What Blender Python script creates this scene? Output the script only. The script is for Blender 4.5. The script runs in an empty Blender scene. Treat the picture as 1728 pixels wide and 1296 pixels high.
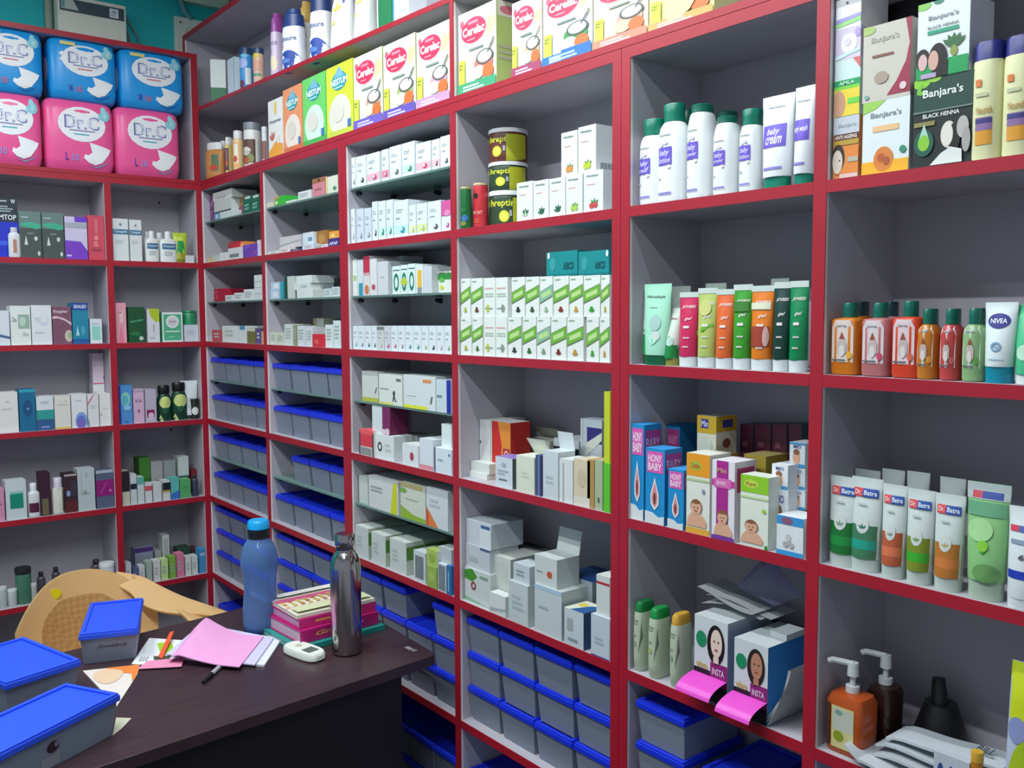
import bpy, bmesh, math, random
from mathutils import Vector, Matrix
random.seed(7)
C = bpy.context.scene.collection
SC = bpy.context.scene
# ---------------------------------------------------------------- camera
CAM = Vector((3.2162, -1.1622, 1.55))
YAW, PITCH, ROLL, FPX = math.radians(-51.49), math.radians(-4.32), math.radians(-0.26), 1531.3
cy, sy, cp, sp = math.cos(YAW), math.sin(YAW), math.cos(PITCH), math.sin(PITCH)
FW = Vector((sy*cp, cy*cp, sp)); RT0 = Vector((cy, -sy, 0)); UP0 = RT0.cross(FW)
RT = RT0*math.cos(ROLL) + UP0*math.sin(ROLL); UPV = -RT0*math.sin(ROLL) + UP0*math.cos(ROLL)
cd = bpy.data.cameras.new('camera'); cam = bpy.data.objects.new('camera', cd); C.objects.link(cam)
cd.sensor_fit = 'HORIZONTAL'; cd.sensor_width = 36; cd.lens = FPX/1728*36; cd.clip_start = .05
M = Matrix((RT, UPV, -FW)).transposed().to_4x4(); M.translation = CAM; cam.matrix_world = M
SC.camera = cam
# ---------------------------------------------------------------- light and exposure
SC.view_settings.view_transform = 'Standard'; SC.view_settings.look = 'None'
SC.view_settings.gamma = 1; SC.view_settings.exposure = .66; SC.view_settings.use_curve_mapping = False
w = bpy.data.worlds.new('room_air'); SC.world = w; w.use_nodes = True
w.node_tree.nodes['Background'].inputs[0].default_value = (.78, .88, 1, 1)
w.node_tree.nodes['Background'].inputs[1].default_value = .22
def area(name, loc, sx, sy_, e, col, rot=(0, 0, 0)):
    l = bpy.data.lights.new(name, 'AREA'); l.shape = 'RECTANGLE'; l.size = sx; l.size_y = sy_; l.energy = e; l.color = col
    o = bpy.data.objects.new(name, l); C.objects.link(o); o.location = loc; o.rotation_euler = rot; return o
LAMPS = [('ceiling_tube', (1.7, -.50, 2.70), 1.8, .03, 13), ('ceiling_tube', (2.35, -1.25, 2.70), 1.2, .03, 15), ('ceiling_tube', (.95, -1.45, 2.70), 1.2, .03, 14.5)]
for n, lc, a_, b_, e_ in LAMPS: area(n+'_light', lc, a_, b_, e_, (.93, .98, 1))

# ---------------------------------------------------------------- pixel <-> place
def ray(u, v): return FW + RT*((u-864)/FPX) + UPV*((648-v)/FPX)
def hit(u, v, ax, val):
    d = ray(u, v); return CAM + d*((val-CAM[ax])/d[ax])

# ---------------------------------------------------------------- materials
MC = {}
def lin(h):
    h = h.lstrip('#'); r = []
    for i in (0, 2, 4):
        c = int(h[i:i+2], 16)/255; r.append(c/12.92 if c <= .04045 else ((c+.055)/1.055)**2.4)
    return (*r, 1)
def mat(c, rough=.5, kind='card'):
    key = (c, rough, kind)
    if key in MC: return MC[key]
    m = bpy.data.materials.new('%s_%s' % (kind, c)); m.use_nodes = True; nt = m.node_tree; b = nt.nodes['Principled BSDF']
    b.inputs['Base Color'].default_value = lin(c); b.inputs['Roughness'].default_value = rough
    N = nt.nodes.new; L = nt.links.new
    if kind in ('card', 'lam', 'wall', 'red', 'plast'):
        tc = N('ShaderNodeTexCoord'); no = N('ShaderNodeTexNoise'); mx = N('ShaderNodeMix'); mx.data_type = 'RGBA'
        sc_, amt = {'card': (60, .05), 'lam': (9, .07), 'wall': (5, .12), 'red': (14, .10), 'plast': (20, .03)}[kind]
        no.inputs['Scale'].default_value = sc_; no.inputs['Detail'].default_value = 3
        L(tc.outputs['Object'], no.inputs['Vector'])
        base = lin(c); mx.inputs[6].default_value = tuple(x*(1-amt) for x in base[:3])+(1,); mx.inputs[7].default_value = tuple(min(1, x*(1+amt)) for x in base[:3])+(1,)
        L(no.outputs['Fac'], mx.inputs[0]); L(mx.outputs[2], b.inputs['Base Color'])
    if kind == 'wall':
        bp = N('ShaderNodeBump'); bp.inputs['Strength'].default_value = .15; L(no.outputs['Fac'], bp.inputs['Height']); L(bp.outputs[0], b.inputs['Normal'])
    if kind == 'metal': b.inputs['Metallic'].default_value = 1
    if kind == 'clear' or kind == 'bin' or kind == 'glass' or kind == 'liquid' or kind == 'film':
        fac = {'clear': .55, 'bin': .5, 'glass': .72, 'liquid': .28, 'film': .6}[kind]
        tr = N('ShaderNodeBsdfTransparent'); ms = N('ShaderNodeMixShader'); out = nt.nodes['Material Output']
        tr.inputs[0].default_value = lin(c) if kind in ('liquid', 'glass') else (1, 1, 1, 1)
        fr = N('ShaderNodeFresnel'); mr = N('ShaderNodeMath'); mr.operation = 'MULTIPLY_ADD'; mr.inputs[1].default_value = -.6; mr.inputs[2].default_value = fac; mr.use_clamp = True
        L(fr.outputs[0], mr.inputs[0]); L(mr.outputs[0], ms.inputs[0]); L(b.outputs[0], ms.inputs[1]); L(tr.outputs[0], ms.inputs[2]); L(ms.outputs[0], out.inputs[0])
    if kind == 'emit':
        b.inputs['Emission Color'].default_value = lin(c); b.inputs['Emission Strength'].default_value = 4
    MC[key] = m; return m

# ---------------------------------------------------------------- mesh builder
TXT = {}
def text2d(s, bold=.015, shear=0):
    k = (s, bold, shear)
    if k in TXT: return TXT[k]
    cu = bpy.data.curves.new('t', 'FONT'); cu.body = s; cu.size = 1; cu.offset = bold; cu.shear = shear; cu.resolution_u = 2
    o = bpy.data.objects.new('t', cu); me = bpy.data.meshes.new_from_object(o)
    vs = [(v.co.x, v.co.y) for v in me.vertices]; fs = [tuple(p.vertices) for p in me.polygons]
    bpy.data.objects.remove(o); bpy.data.curves.remove(cu); bpy.data.meshes.remove(me)
    if not vs: vs = [(0, 0), (1, 0), (1, 1)]; fs = [(0, 1, 2)]
    x0 = min(v[0] for v in vs); x1 = max(v[0] for v in vs); y0 = min(v[1] for v in vs); y1 = max(v[1] for v in vs)
    TXT[k] = ([((x-x0)/(x1-x0), (y-y0)/(y1-y0)) for x, y in vs], fs); return TXT[k]

class MB:
    def __init__(s): s.v = []; s.f = []; s.m = []; s.ms = []
    def mi(s, m):
        if m not in s.ms: s.ms.append(m)
        return s.ms.index(m)
    def add(s, vs, fs, m):
        o = len(s.v); s.v += [tuple(p) for p in vs]; i = s.mi(m)
        for f in fs: s.f.append(tuple(o+j for j in f)); s.m.append(i)
    def box(s, x0, x1, y0, y1, z0, z1, m, front=None, side=None, top=None):
        vs = [(x0, y0, z0), (x1, y0, z0), (x1, y1, z0), (x0, y1, z0), (x0, y0, z1), (x1, y0, z1), (x1, y1, z1), (x0, y1, z1)]
        o = len(s.v); s.v += vs
        for f, mm in (((0, 1, 5, 4), front or m), ((1, 2, 6, 5), side or m), ((2, 3, 7, 6), m), ((3, 0, 4, 7), side or m), ((4, 5, 6, 7), top or m), ((3, 2, 1, 0), m)):
            s.f.append(tuple(o+j for j in f)); s.m.append(s.mi(mm))
    def prism(s, pts, z0, z1, m):
        n = len(pts); vs = [(x, y, z0) for x, y in pts]+[(x, y, z1) for x, y in pts]
        fs = [tuple(range(n-1, -1, -1)), tuple(range(n, 2*n))]+[(i, (i+1) % n, n+(i+1) % n, n+i) for i in range(n)]
        s.add(vs, fs, m)
    def cyl(s, p0, p1, r0, r1, m, n=16):
        p0 = Vector(p0); p1 = Vector(p1); d = (p1-p0).normalized(); a = d.orthogonal().normalized(); b = d.cross(a)
        vs = []
        for p, r in ((p0, r0), (p1, r1)):
            for i in range(n): t = 2*math.pi*i/n; vs.append(p+a*math.cos(t)*r+b*math.sin(t)*r)
        s.add(vs, [(i, (i+1) % n, n+(i+1) % n, n+i) for i in range(n)]+[tuple(range(n-1, -1, -1)), tuple(range(n, 2*n))], m)
    def tube(s, pts, r, m, n=8):
        pts = [Vector(p) for p in pts]
        vs = []; fs = []
        for k, p in enumerate(pts):
            d = (pts[min(k+1, len(pts)-1)]-pts[max(k-1, 0)]).normalized(); a = d.cross(Vector((.3, .2, .93))).normalized(); b = d.cross(a)
            for i in range(n): t = 2*math.pi*i/n; vs.append(p+a*math.cos(t)*r+b*math.sin(t)*r)
        for k in range(len(pts)-1):
            for i in range(n): fs.append((k*n+i, k*n+(i+1) % n, (k+1)*n+(i+1) % n, (k+1)*n+i))
        fs += [tuple(range(n-1, -1, -1)), tuple(range((len(pts)-1)*n, len(pts)*n))]
        s.add(vs, fs, m)
    def build(s, name, parent=None, smooth=False, bevel=0):
        me = bpy.data.meshes.new(name); me.from_pydata(s.v, [], s.f); me.update()
        for m in s.ms: me.materials.append(m)
        for p, i in zip(me.polygons, s.m): p.material_index = i; p.use_smooth = smooth
        o = bpy.data.objects.new(name, me); C.objects.link(o)
        if parent: o.parent = parent
        if smooth and hasattr(me, 'set_sharp_from_angle'): me.set_sharp_from_angle(angle=math.radians(38))
        if bevel:
            b = o.modifiers.new('bevel', 'BEVEL'); b.width = bevel; b.segments = 2; b.limit_method = 'ANGLE'
        return o

# flat artwork printed on a face: fractions of the face, mapped by fn(x, y, eps)
def sub2(vs, fs, n):
    for _ in range(n):
        nv = list(vs); nf = []; mid = {}
        def md(a, b):
            k = (min(a, b), max(a, b))
            if k not in mid: mid[k] = len(nv); nv.append(((vs[a][0]+vs[b][0])/2, (vs[a][1]+vs[b][1])/2))
            return mid[k]
        for f in fs:
            if len(f) == 3:
                a, b, c = f; x, y, z = md(a, b), md(b, c), md(c, a); nf += [(a, x, z), (x, b, y), (z, y, c), (x, y, z)]
            elif len(f) == 4:
                a, b, c, d = f; e, g, h, i = md(a, b), md(b, c), md(c, d), md(d, a); ce = len(nv)
                nv.append(((vs[a][0]+vs[c][0])/2, (vs[a][1]+vs[c][1])/2)); nf += [(a, e, ce, i), (e, b, g, ce), (ce, g, h, d), (ce, d, i)] if False else [(a, e, ce, i), (e, b, g, ce), (ce, g, c, h), (i, ce, h, d)]
            else: nf.append(f)
        vs, fs = nv, nf
    return vs, fs
def poly_tri(pts):
    from mathutils.geometry import tessellate_polygon
    return [tuple(t) for t in tessellate_polygon([[Vector((p[0], p[1], 0)) for p in pts]])]
def art(mb, ops, fn, asp, curved=0, rough=.45):
    # asp = width/height of the face
    for i, op in enumerate(ops):
        k = op[0]; e = .0004+.00016*i + (.0004 if curved else 0)
        if k == 'r': x0, y0, x1, y1, c = op[1:6]; vs = [(x0, y0), (x1, y0), (x1, y1), (x0, y1)]; fs = [(0, 1, 2, 3)]; nn = 3 if curved else 0
        elif k == 'e':
            cx, cy_, rx, ry, c = op[1:6]; n = 20; vs = [(cx, cy_)]; nn = 0
            for q in (.5, 1): vs += [(cx+rx*q*math.cos(2*math.pi*j/n), cy_+ry*q*math.sin(2*math.pi*j/n)) for j in range(n)]
            fs = [(0, 1+j, 1+(j+1) % n) for j in range(n)]+[(1+j, 1+n+j, 1+n+(j+1) % n, 1+(j+1) % n) for j in range(n)]
        elif k == 'ring':
            cx, cy_, rx, ry, q0, c = op[1:7]; n = 24; vs = []; nn = 0
            for q in (q0, 1): vs += [(cx+rx*q*math.cos(2*math.pi*j/n), cy_+ry*q*math.sin(2*math.pi*j/n)) for j in range(n)]
            fs = [(j, n+j, n+(j+1) % n, (j+1) % n) for j in range(n)]
        elif k == 'p': vs = list(op[1]); c = op[2]; fs = poly_tri(vs); nn = 2 if curved else 0
        elif k in 'tiT':
            st, cx, cy_, ww, hh, c = op[1:7]; tv, fs = text2d(st, .036 if k == 'T' else .02, .35 if k == 'i' else 0); nn = 0
            sk = op[7] if len(op) > 7 else 0
            vs = [(cx+(x-.5)*ww, cy_+(y-.5)*hh+(x-.5)*sk) for x, y in tv]
        elif k == 'b':
            x0, y0, x1, y1, n, c = op[1:7]; rr = random.Random(int(x0*991+y0*773+n*31+i)); vs = []; fs = []; nn = 2 if curved else 0
            for j in range(n):
                yy = y0+(y1-y0)*(j+.5)/n; hh = (y1-y0)/n*.27; xe = x0+(x1-x0)*(.6+.4*rr.random()); o = len(vs)
                vs += [(x0, yy-hh), (xe, yy-hh), (xe, yy+hh), (x0, yy+hh)]; fs.append((o, o+1, o+2, o+3))
        elif k == 'bar':
            x0, y0, x1, y1, c = op[1:6]; rr = random.Random(5); vs = []; fs = []; nn = 0; x = x0
            while x < x1-.01:
                ww = (x1-x0)*(.02+.05*rr.random()); o = len(vs); vs += [(x, y0), (min(x+ww, x1), y0), (min(x+ww, x1), y1), (x, y1)]; fs.append((o, o+1, o+2, o+3)); x += ww*1.8
        elif k == 'leaf':
            cx, cy_, r, c = op[1:5]; vs = []; fs = []; nn = 0
            for a in op[5] if len(op) > 5 else (20, 75, 130):
                a = math.radians(a); o = len(vs); L_ = r
                for q, wd in ((0, 0), (.35, .17), (.7, .15), (1, 0), (.7, -.15), (.35, -.17)):
                    vs.append((cx+(math.cos(a)*q-math.sin(a)*wd)*L_, cy_+(math.sin(a)*q+math.cos(a)*wd)*L_*asp))
                fs.append(tuple(range(o, o+6)))
        if nn: vs, fs = sub2(vs, fs, nn if k == 'r' else nn-1)
        if not curved: vs = [(min(1, max(0, x)), min(1, max(0, y))) for x, y in vs]
        if k == 'leaf': mb.add([fn(x, y, e+.00003*(q//6)) for q, (x, y) in enumerate(vs)], fs, mat(c, rough, 'print'))
        else: mb.add([fn(x, y, e) for x, y in vs], fs, mat(c, rough, 'print'))

# ---------------------------------------------------------------- records and labels
REC = []
WORDS = ['', 'first', 'second', 'third', 'fourth', 'fifth', 'sixth', 'seventh', 'eighth', 'ninth', 'tenth', 'eleventh', 'twelfth', 'thirteenth', 'fourteenth', 'fifteenth', 'sixteenth', 'seventeenth', 'eighteenth', 'nineteenth', 'twentieth']
def reg(o, desc, cat, place, key):
    REC.append([o, desc, cat, place, key])
def one(o, label, cat, kind=None, group=None):
    o['label'] = label; o['category'] = cat
    if kind: o['kind'] = kind
    if group: o['group'] = group
def finish_labels():
    from collections import defaultdict
    g = defaultdict(list)
    for r in REC: g[(r[1], r[3])].append(r)
    for (d, p), rs in g.items():
        rs.sort(key=lambda r: r[4]); n = len(rs)
        for i, r in enumerate(rs):
            lab = d
            if n > 1:
                lab += ', ' + ('leftmost' if i == 0 else 'rightmost' if i == n-1 else (WORDS[i+1]+' from left' if i < n/2 else WORDS[n-i]+' from right'))
                r[0]['group'] = r[1] + 's ' + p
            lab += ', ' + p
            r[0]['label'] = lab; r[0]['category'] = r[2]
            if len(lab.split()) > 16 or len(lab.split()) < 4: print('LABEL LEN', len(lab.split()), lab)

DEP = .19
# ---------------------------------------------------------------- placing goods on shelves
CT = {}
def shelf(wall, z, place):
    CT.update(wall=wall, z=z, place=place, items=[])
def span(u0, u1, vm, d):
    # centre and width along the wall of something seen between u0 and u1, d behind the shelf edge
    if CT['wall'] == 'R': a, b = hit(u0, vm, 1, d).x, hit(u1, vm, 1, d).x
    else: a, b = hit(u0, vm, 0, -d).y, hit(u1, vm, 0, -d).y
    return a, b
def vshelf(um, z, d):
    p = None
    if CT['wall'] == 'R': q = hit(um, 648, 1, d)
    else: q = hit(um, 648, 0, -d)
    q = Vector((q.x, q.y, z))-CAM; return 648-FPX*(q.dot(UPV))/(q.dot(FW))
def put(o, cx, z, d, rot=0):
    if CT['wall'] == 'R': o.location = (cx, d, z); o.rotation_euler = (0, 0, math.radians(rot))
    else: o.location = (-d, cx, z); o.rotation_euler = (0, 0, math.radians(90+rot))
def geo(u0, u1, vt, d, on, h=None, ub=0):
    z0 = CT['z'](0) if callable(CT['z']) else CT['z']
    um = (u0+u1)/2
    if callable(CT['z']): z0 = CT['z'](hit(um, 150, 1, d).x)
    if on is not None: z0 = CT['items'][on]['top']+.0003
    vb = vshelf(um, z0, d); vm = (vt+vb)/2 if vt is not None else vb-20
    a, b = span(u0, u1, vm, d)
    bays = (((-.1215, 1.541), (1.5562, 2.8595)) if z0 > 2 else ((0, .5086), (.5291, 1.0192), (1.0608, 1.5395), (1.56, 2.0449), (2.0878, 2.4531), (2.4739, 2.86))) if CT['wall'] == 'R' else (((-.78, -.0225),) if z0 > 2 else ((-.78, -.3224), (-.3016, -.018)))
    cc = (a+b)/2; q0, q1 = min(bays, key=lambda q: max(q[0]-cc, cc-q[1], 0))
    a = max(a, q0+.0014); b = min(b, q1-.0014)
    if b-a < .014:
        if cc < (q0+q1)/2: b = a+.02
        else: a = b-.02
    if h is None:
        zt = (hit(um, vt, 1, d) if CT['wall'] == 'R' else hit(um, vt, 0, -d)).z; h = zt-z0
    lim = 2.5395
    if z0 < 1.99:
        lim = min([q for q in [1.9935]+[{1: 1.7394, 2: 1.4629, 3: 1.1861, 4: .9065, 5: .6236, 6: .345}[k]-.0178 for k in range(1, 7)]+([1.879, 1.598, 1.3215, 1.044] if CT['wall'] == 'R' and (a+b)/2 < 1.54 else []) if q > z0+.01])
    elif CT['wall'] == 'L': lim = 2.4455
    elif z0 < 2.2: lim = 2.2835-.0255*((a+b)/2+.08)-.014
    return (a+b)/2, max(.006, b-a-.0012), z0, max(.006, min(h, lim-z0-.001))
def addflap(root, w, h, dep, c, ang, x=None, side=False):
    mb = MB(); a = math.radians(ang); L = w*.55 if side else dep*.8
    if side: mb.add([(w/2, 0, h), (w/2, dep, h), (w/2+L*math.cos(a), dep, h+L*math.sin(a)), (w/2+L*math.cos(a), 0, h+L*math.sin(a)), (w/2-.0008, 0, h), (w/2-.0008, dep, h), (w/2-.0008+L*math.cos(a), dep, h+L*math.sin(a)), (w/2-.0008+L*math.cos(a), 0, h+L*math.sin(a))], [(0, 1, 2, 3), (7, 6, 5, 4), (3, 2, 6, 7), (0, 3, 7, 4), (1, 5, 6, 2)], mat(c))
    else: mb.add([(-w/2, dep, h), (w/2, dep, h), (w/2, dep-L*math.cos(a), h+L*math.sin(a)), (-w/2, dep-L*math.cos(a), h+L*math.sin(a)), (-w/2, dep+.0008, h), (w/2, dep+.0008, h), (w/2, dep+.0008-L*math.cos(a), h+L*math.sin(a)), (-w/2, dep+.0008-L*math.cos(a), h+L*math.sin(a))], [(0, 1, 2, 3), (7, 6, 5, 4), (3, 2, 6, 7), (0, 3, 7, 4), (1, 5, 6, 2)], mat(c))
    return mb.build('flap', root)
def carton(u0, u1, vt, desc, col='e4e9e9', ops=(), d=.012, dep=.06, on=None, side=None, top=None, sops=(), rot=0, name='carton', cat='box', flap=None, h=None, fcol=None, tops=()):
    cx, w, z0, h = geo(u0, u1, vt, d, on, h); dep = min(dep, DEP-.003-d)
    mb = MB(); m = mat(col); mb.box(-w/2, w/2, 0, dep, 0, h, m, side=mat(side) if side else None, top=mat(top) if top else None)
    # tuck-in lid seam across the front top edge
    art(mb, ops, lambda x, y, e: (-w/2+x*w, -e, y*h), w/h)
    if sops: art(mb, sops, lambda x, y, e: (w/2+e if CT['wall'] == 'R' else -w/2-e, x*dep if CT['wall'] == 'R' else (1-x)*dep, y*h), dep/h)
    if tops: art(mb, tops, lambda x, y, e: (-w/2+x*w, y*dep, h+e), w/dep)
    if flap is not None:
        r = bpy.data.objects.new(name, None); C.objects.link(r); o = mb.build('carton_body', r); addflap(r, w, h, dep, fcol or col, flap); root = r
    else: root = mb.build(name)
    put(root, cx, z0, d, rot)
    CT['items'].append({'top': z0+h+(.0 if not tops else .0006), 'w': w, 'cx': cx}); reg(root, desc, cat, CT['place'], cx)
    return root
def loftpts(secs, w, t, h, seg=28):
    vs = []; fs = []
    for zf, wf, tf, n in secs:
        rx, ry = w/2*wf, t/2*tf
        for i in range(seg):
            a = 2*math.pi*i/seg; c, s_ = math.cos(a), math.sin(a)
            vs.append((rx*math.copysign(abs(c)**(2/n), c), t/2+ry*math.copysign(abs(s_)**(2/n), s_), zf*h))
    k = len(secs)
    for j in range(k-1):
        for i in range(seg): fs.append((j*seg+i, j*seg+(i+1) % seg, (j+1)*seg+(i+1) % seg, (j+1)*seg+i))
    fs += [tuple(range(seg-1, -1, -1)), tuple(range((k-1)*seg, k*seg))]
    return vs, fs
def wrapfn(secs, w, t, h):
    def fn(x, y, e):
        for a, b in zip(secs, secs[1:]):
            if y <= b[0] or b is secs[-1]: break
        q = 0 if b[0] == a[0] else min(1, max(0, (y-a[0])/(b[0]-a[0])))
        rx = w/2*(a[1]+(b[1]-a[1])*q); ry = t/2*(a[2]+(b[2]-a[2])*q); n = a[3]+(b[3]-a[3])*q
        X = (x-.5)*w; r = min(.995, abs(X)/max(rx, 1e-5)); X = math.copysign(r*rx, X)
        return (X, t/2-ry*(1-r**n)**(1/n)-e, y*h)
    return fn
def lofted(u0, u1, vt, desc, name, parts, t=.04, d=.012, on=None, cat='bottle', rot=0, h=None, wk=1):
    # parts: (part name, colour, kind, sections, ops)
    iso = t is None; rnd_ = iso or parts[0][3][1][3] < 4
    if iso: t = .05
    t = min(t, DEP-.003-d)
    for _ in (0, 1):
        cx, w, z0, hh = geo(u0, u1, vt, d+t*(.5 if rnd_ else .12), on, h)
        if not rnd_: break
        # the outline of a round thing is as wide as it is seen, not foreshortened like a flat front
        P = Vector((cx, d+t/2, z0+hh/2)) if CT['wall'] == 'R' else Vector((-d-t/2, cx, z0+hh/2)); dv = P-CAM; W_ = (u1-u0)/FPX*dv.dot(FW)*wk
        dh = Vector((dv.x, dv.y)).normalized(); c_ = abs(dh.y if CT['wall'] == 'R' else dh.x); s_ = (1-c_*c_)**.5
        if iso: t = w = min(W_, DEP-.003-d)
        else:
            te = t*(.35 if name == 'squeeze_tube' else .95); w = max(W_*.75, max(0, W_*W_-(te*s_)**2)**.5/c_)
        cc = hit((u0+u1)/2, 648-(648-vshelf((u0+u1)/2, z0+hh/2, d+t/2)), 1 if CT['wall'] == 'R' else 0, d+t/2 if CT['wall'] == 'R' else -d-t/2); cx = cc.x if CT['wall'] == 'R' else cc.y
        bays = (((-.1215, 1.541), (1.5562, 2.8595)) if z0 > 2 else ((0, .5086), (.5291, 1.0192), (1.0608, 1.5395), (1.56, 2.0449), (2.0878, 2.4531), (2.4739, 2.86))) if CT['wall'] == 'R' else (((-.78, -.0225),) if z0 > 2 else ((-.78, -.3224), (-.3016, -.018)))
        q0, q1 = min(bays, key=lambda q: max(q[0]-cx, cx-q[1], 0)); cx = min(max(cx, q0+w/2+.002), q1-w/2-.002)
    h = hh
    r = bpy.data.objects.new(name, None); C.objects.link(r)
    for pn, c, kd, secs, ops in parts:
        mb = MB(); vs, fs = loftpts(secs, w, t, h); mb.add(vs, fs, mat(c, .35 if kd != 'metal' else .2, kd))
        if ops: art(mb, ops, wrapfn(secs, w, t, h), w/h, 1)
        mb.build(pn, r, smooth=True)
    ra = math.radians(rot); put(r, cx+math.sin(ra)*t/2, z0, d+t/2-math.cos(ra)*t/2, rot); CT['items'].append({'top': z0+h, 'w': w, 'cx': cx}); reg(r, desc, cat, CT['place'], cx)
    return r
def sbottle(u0, u1, vt, desc, col, capc, ops=(), caph=.16, capw=.6, t=.035, neck=.0, sh=.12, n=2.6, kind='plast', d=.012, flip=False, cat='bottle', name='bottle', on=None, ribs=False, capk='plast'):
    b = 1-caph; body = [(0, .86, .86, n), (.015, .96, .96, n), (.06, 1, 1, n), (b-sh, 1, 1, n), (b-sh*.45, .9, .92, n), (b-sh*.12, capw*1.05, capw*1.3 if capw*1.3 < 1 else 1, 2.2), (b, capw*.92, min(1, capw*1.15), 2)]
    cd_ = min(1, capw*1.25)
    cap = [(b+.001, capw, cd_, 2), (b+caph*.45, capw*.98, cd_*.98, 2), (b+caph*.9, capw*(1.12 if flip else .96), cd_*(1.0), 2), (1, capw*(1.05 if flip else .88), cd_*.9, 2)]
    return lofted(u0, u1, vt, desc, name, [('bottle_body', col, kind, body, ops), ('cap', capc, capk, cap, ())], t=t, d=d, cat=cat, on=on)
def tube(u0, u1, vt, desc, col, capc, ops=(), caph=.12, t=.036, kind='plast', d=.012, capw=.8, taper=.82, cat='tube', on=None, rot=0):
    body = [(caph+.002, taper*.97, .97, 2), (caph+.02, taper, 1, 2), (.5, taper+(1-taper)*.45, .75, 2), (.85, .97, .3, 2), (.93, 1, .09, 2.5), (1, 1, .07, 3)]
    cap = [(0, capw, capw*1.05, 2.2), (caph, capw*1.02, capw*1.08, 2.2)]
    return lofted(u0, u1, vt, desc, 'squeeze_tube', [('tube_body', col, kind, body, ops), ('cap', capc, 'plast', cap, ())], t=t, d=d, cat=cat, on=on, rot=rot)
def jar(u0, u1, vt, desc, col, lidc, ops=(), lidh=.16, t=None, d=.012, on=None, lidw=1.03, kind='plast', name='jar', cat='jar', h=None, rot=None):
    if rot is None: rot = 32 if CT['wall'] == 'R' else -10
    b = 1-lidh
    return lofted(u0, u1, vt, desc, name, [('jar_body', col, kind, [(0, .93, .93, 2), (.02, .97, .97, 2), (b-.04, .97, .97, 2), (b, .93, .93, 2)], ops), ('lid', lidc, 'plast', [(b+.001, lidw*.97, lidw*.97, 2), (.97, lidw*.97, lidw*.97, 2), (1, lidw*.93, lidw*.93, 2)], ())], t=None if cat != 'pouch' else t, d=d, on=on, cat=cat, h=h, rot=rot)
# ================================================================ the room
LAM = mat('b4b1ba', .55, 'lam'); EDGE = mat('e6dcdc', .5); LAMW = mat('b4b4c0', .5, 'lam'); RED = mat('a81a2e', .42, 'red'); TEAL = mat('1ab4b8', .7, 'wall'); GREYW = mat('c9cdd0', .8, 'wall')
def slab(name, x0, x1, y0, y1, z0, z1, m, label, cat):
    mb = MB(); mb.box(x0, x1, y0, y1, z0, z1, m); o = mb.build(name); one(o, label, cat, 'structure'); return o
slab('floor', -.32, 4.6, -3.6, .32, -.05, 0, mat('3b3633', .4, 'wall'), 'dark floor of the pharmacy under the table and shelves', 'floor')
slab('wall_left', -.27, -.205, -3.6, .27, 0, 2.78, TEAL, 'teal painted wall behind the left shelves', 'wall')
slab('wall_right', -.205, 4.6, .205, .27, 0, 2.78, TEAL, 'teal painted wall behind the long run of shelves', 'wall')
slab('ceiling', -.32, 4.6, -3.6, .32, 2.78, 2.83, mat('dfe3e4', .8, 'wall'), 'plain white ceiling above the shelves', 'ceiling')
for n, lc, a_, b_, e_ in LAMPS:
    r = bpy.data.objects.new(n, None); C.objects.link(r); r.location = (lc[0], lc[1], 2.78)
    mb = MB(); mb.box(-a_/2-.03, a_/2+.03, -.03, .03, -.045, -.001, mat('e6e8e8', .5)); mb.build('fixture_housing', r)
    mb = MB(); mb.cyl((-a_/2, 0, -.062), (a_/2, 0, -.062), .013, .013, mat('f4fbff', .4, 'emit')); mb.build('tube', r, smooth=True)
    one(r, {13: 'white ceiling tube light close above the long shelves', 14.5: 'white ceiling tube light over the chair side of the room', 15: 'white ceiling tube light over the rightmost shelves'}[e_], 'ceiling light')

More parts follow.
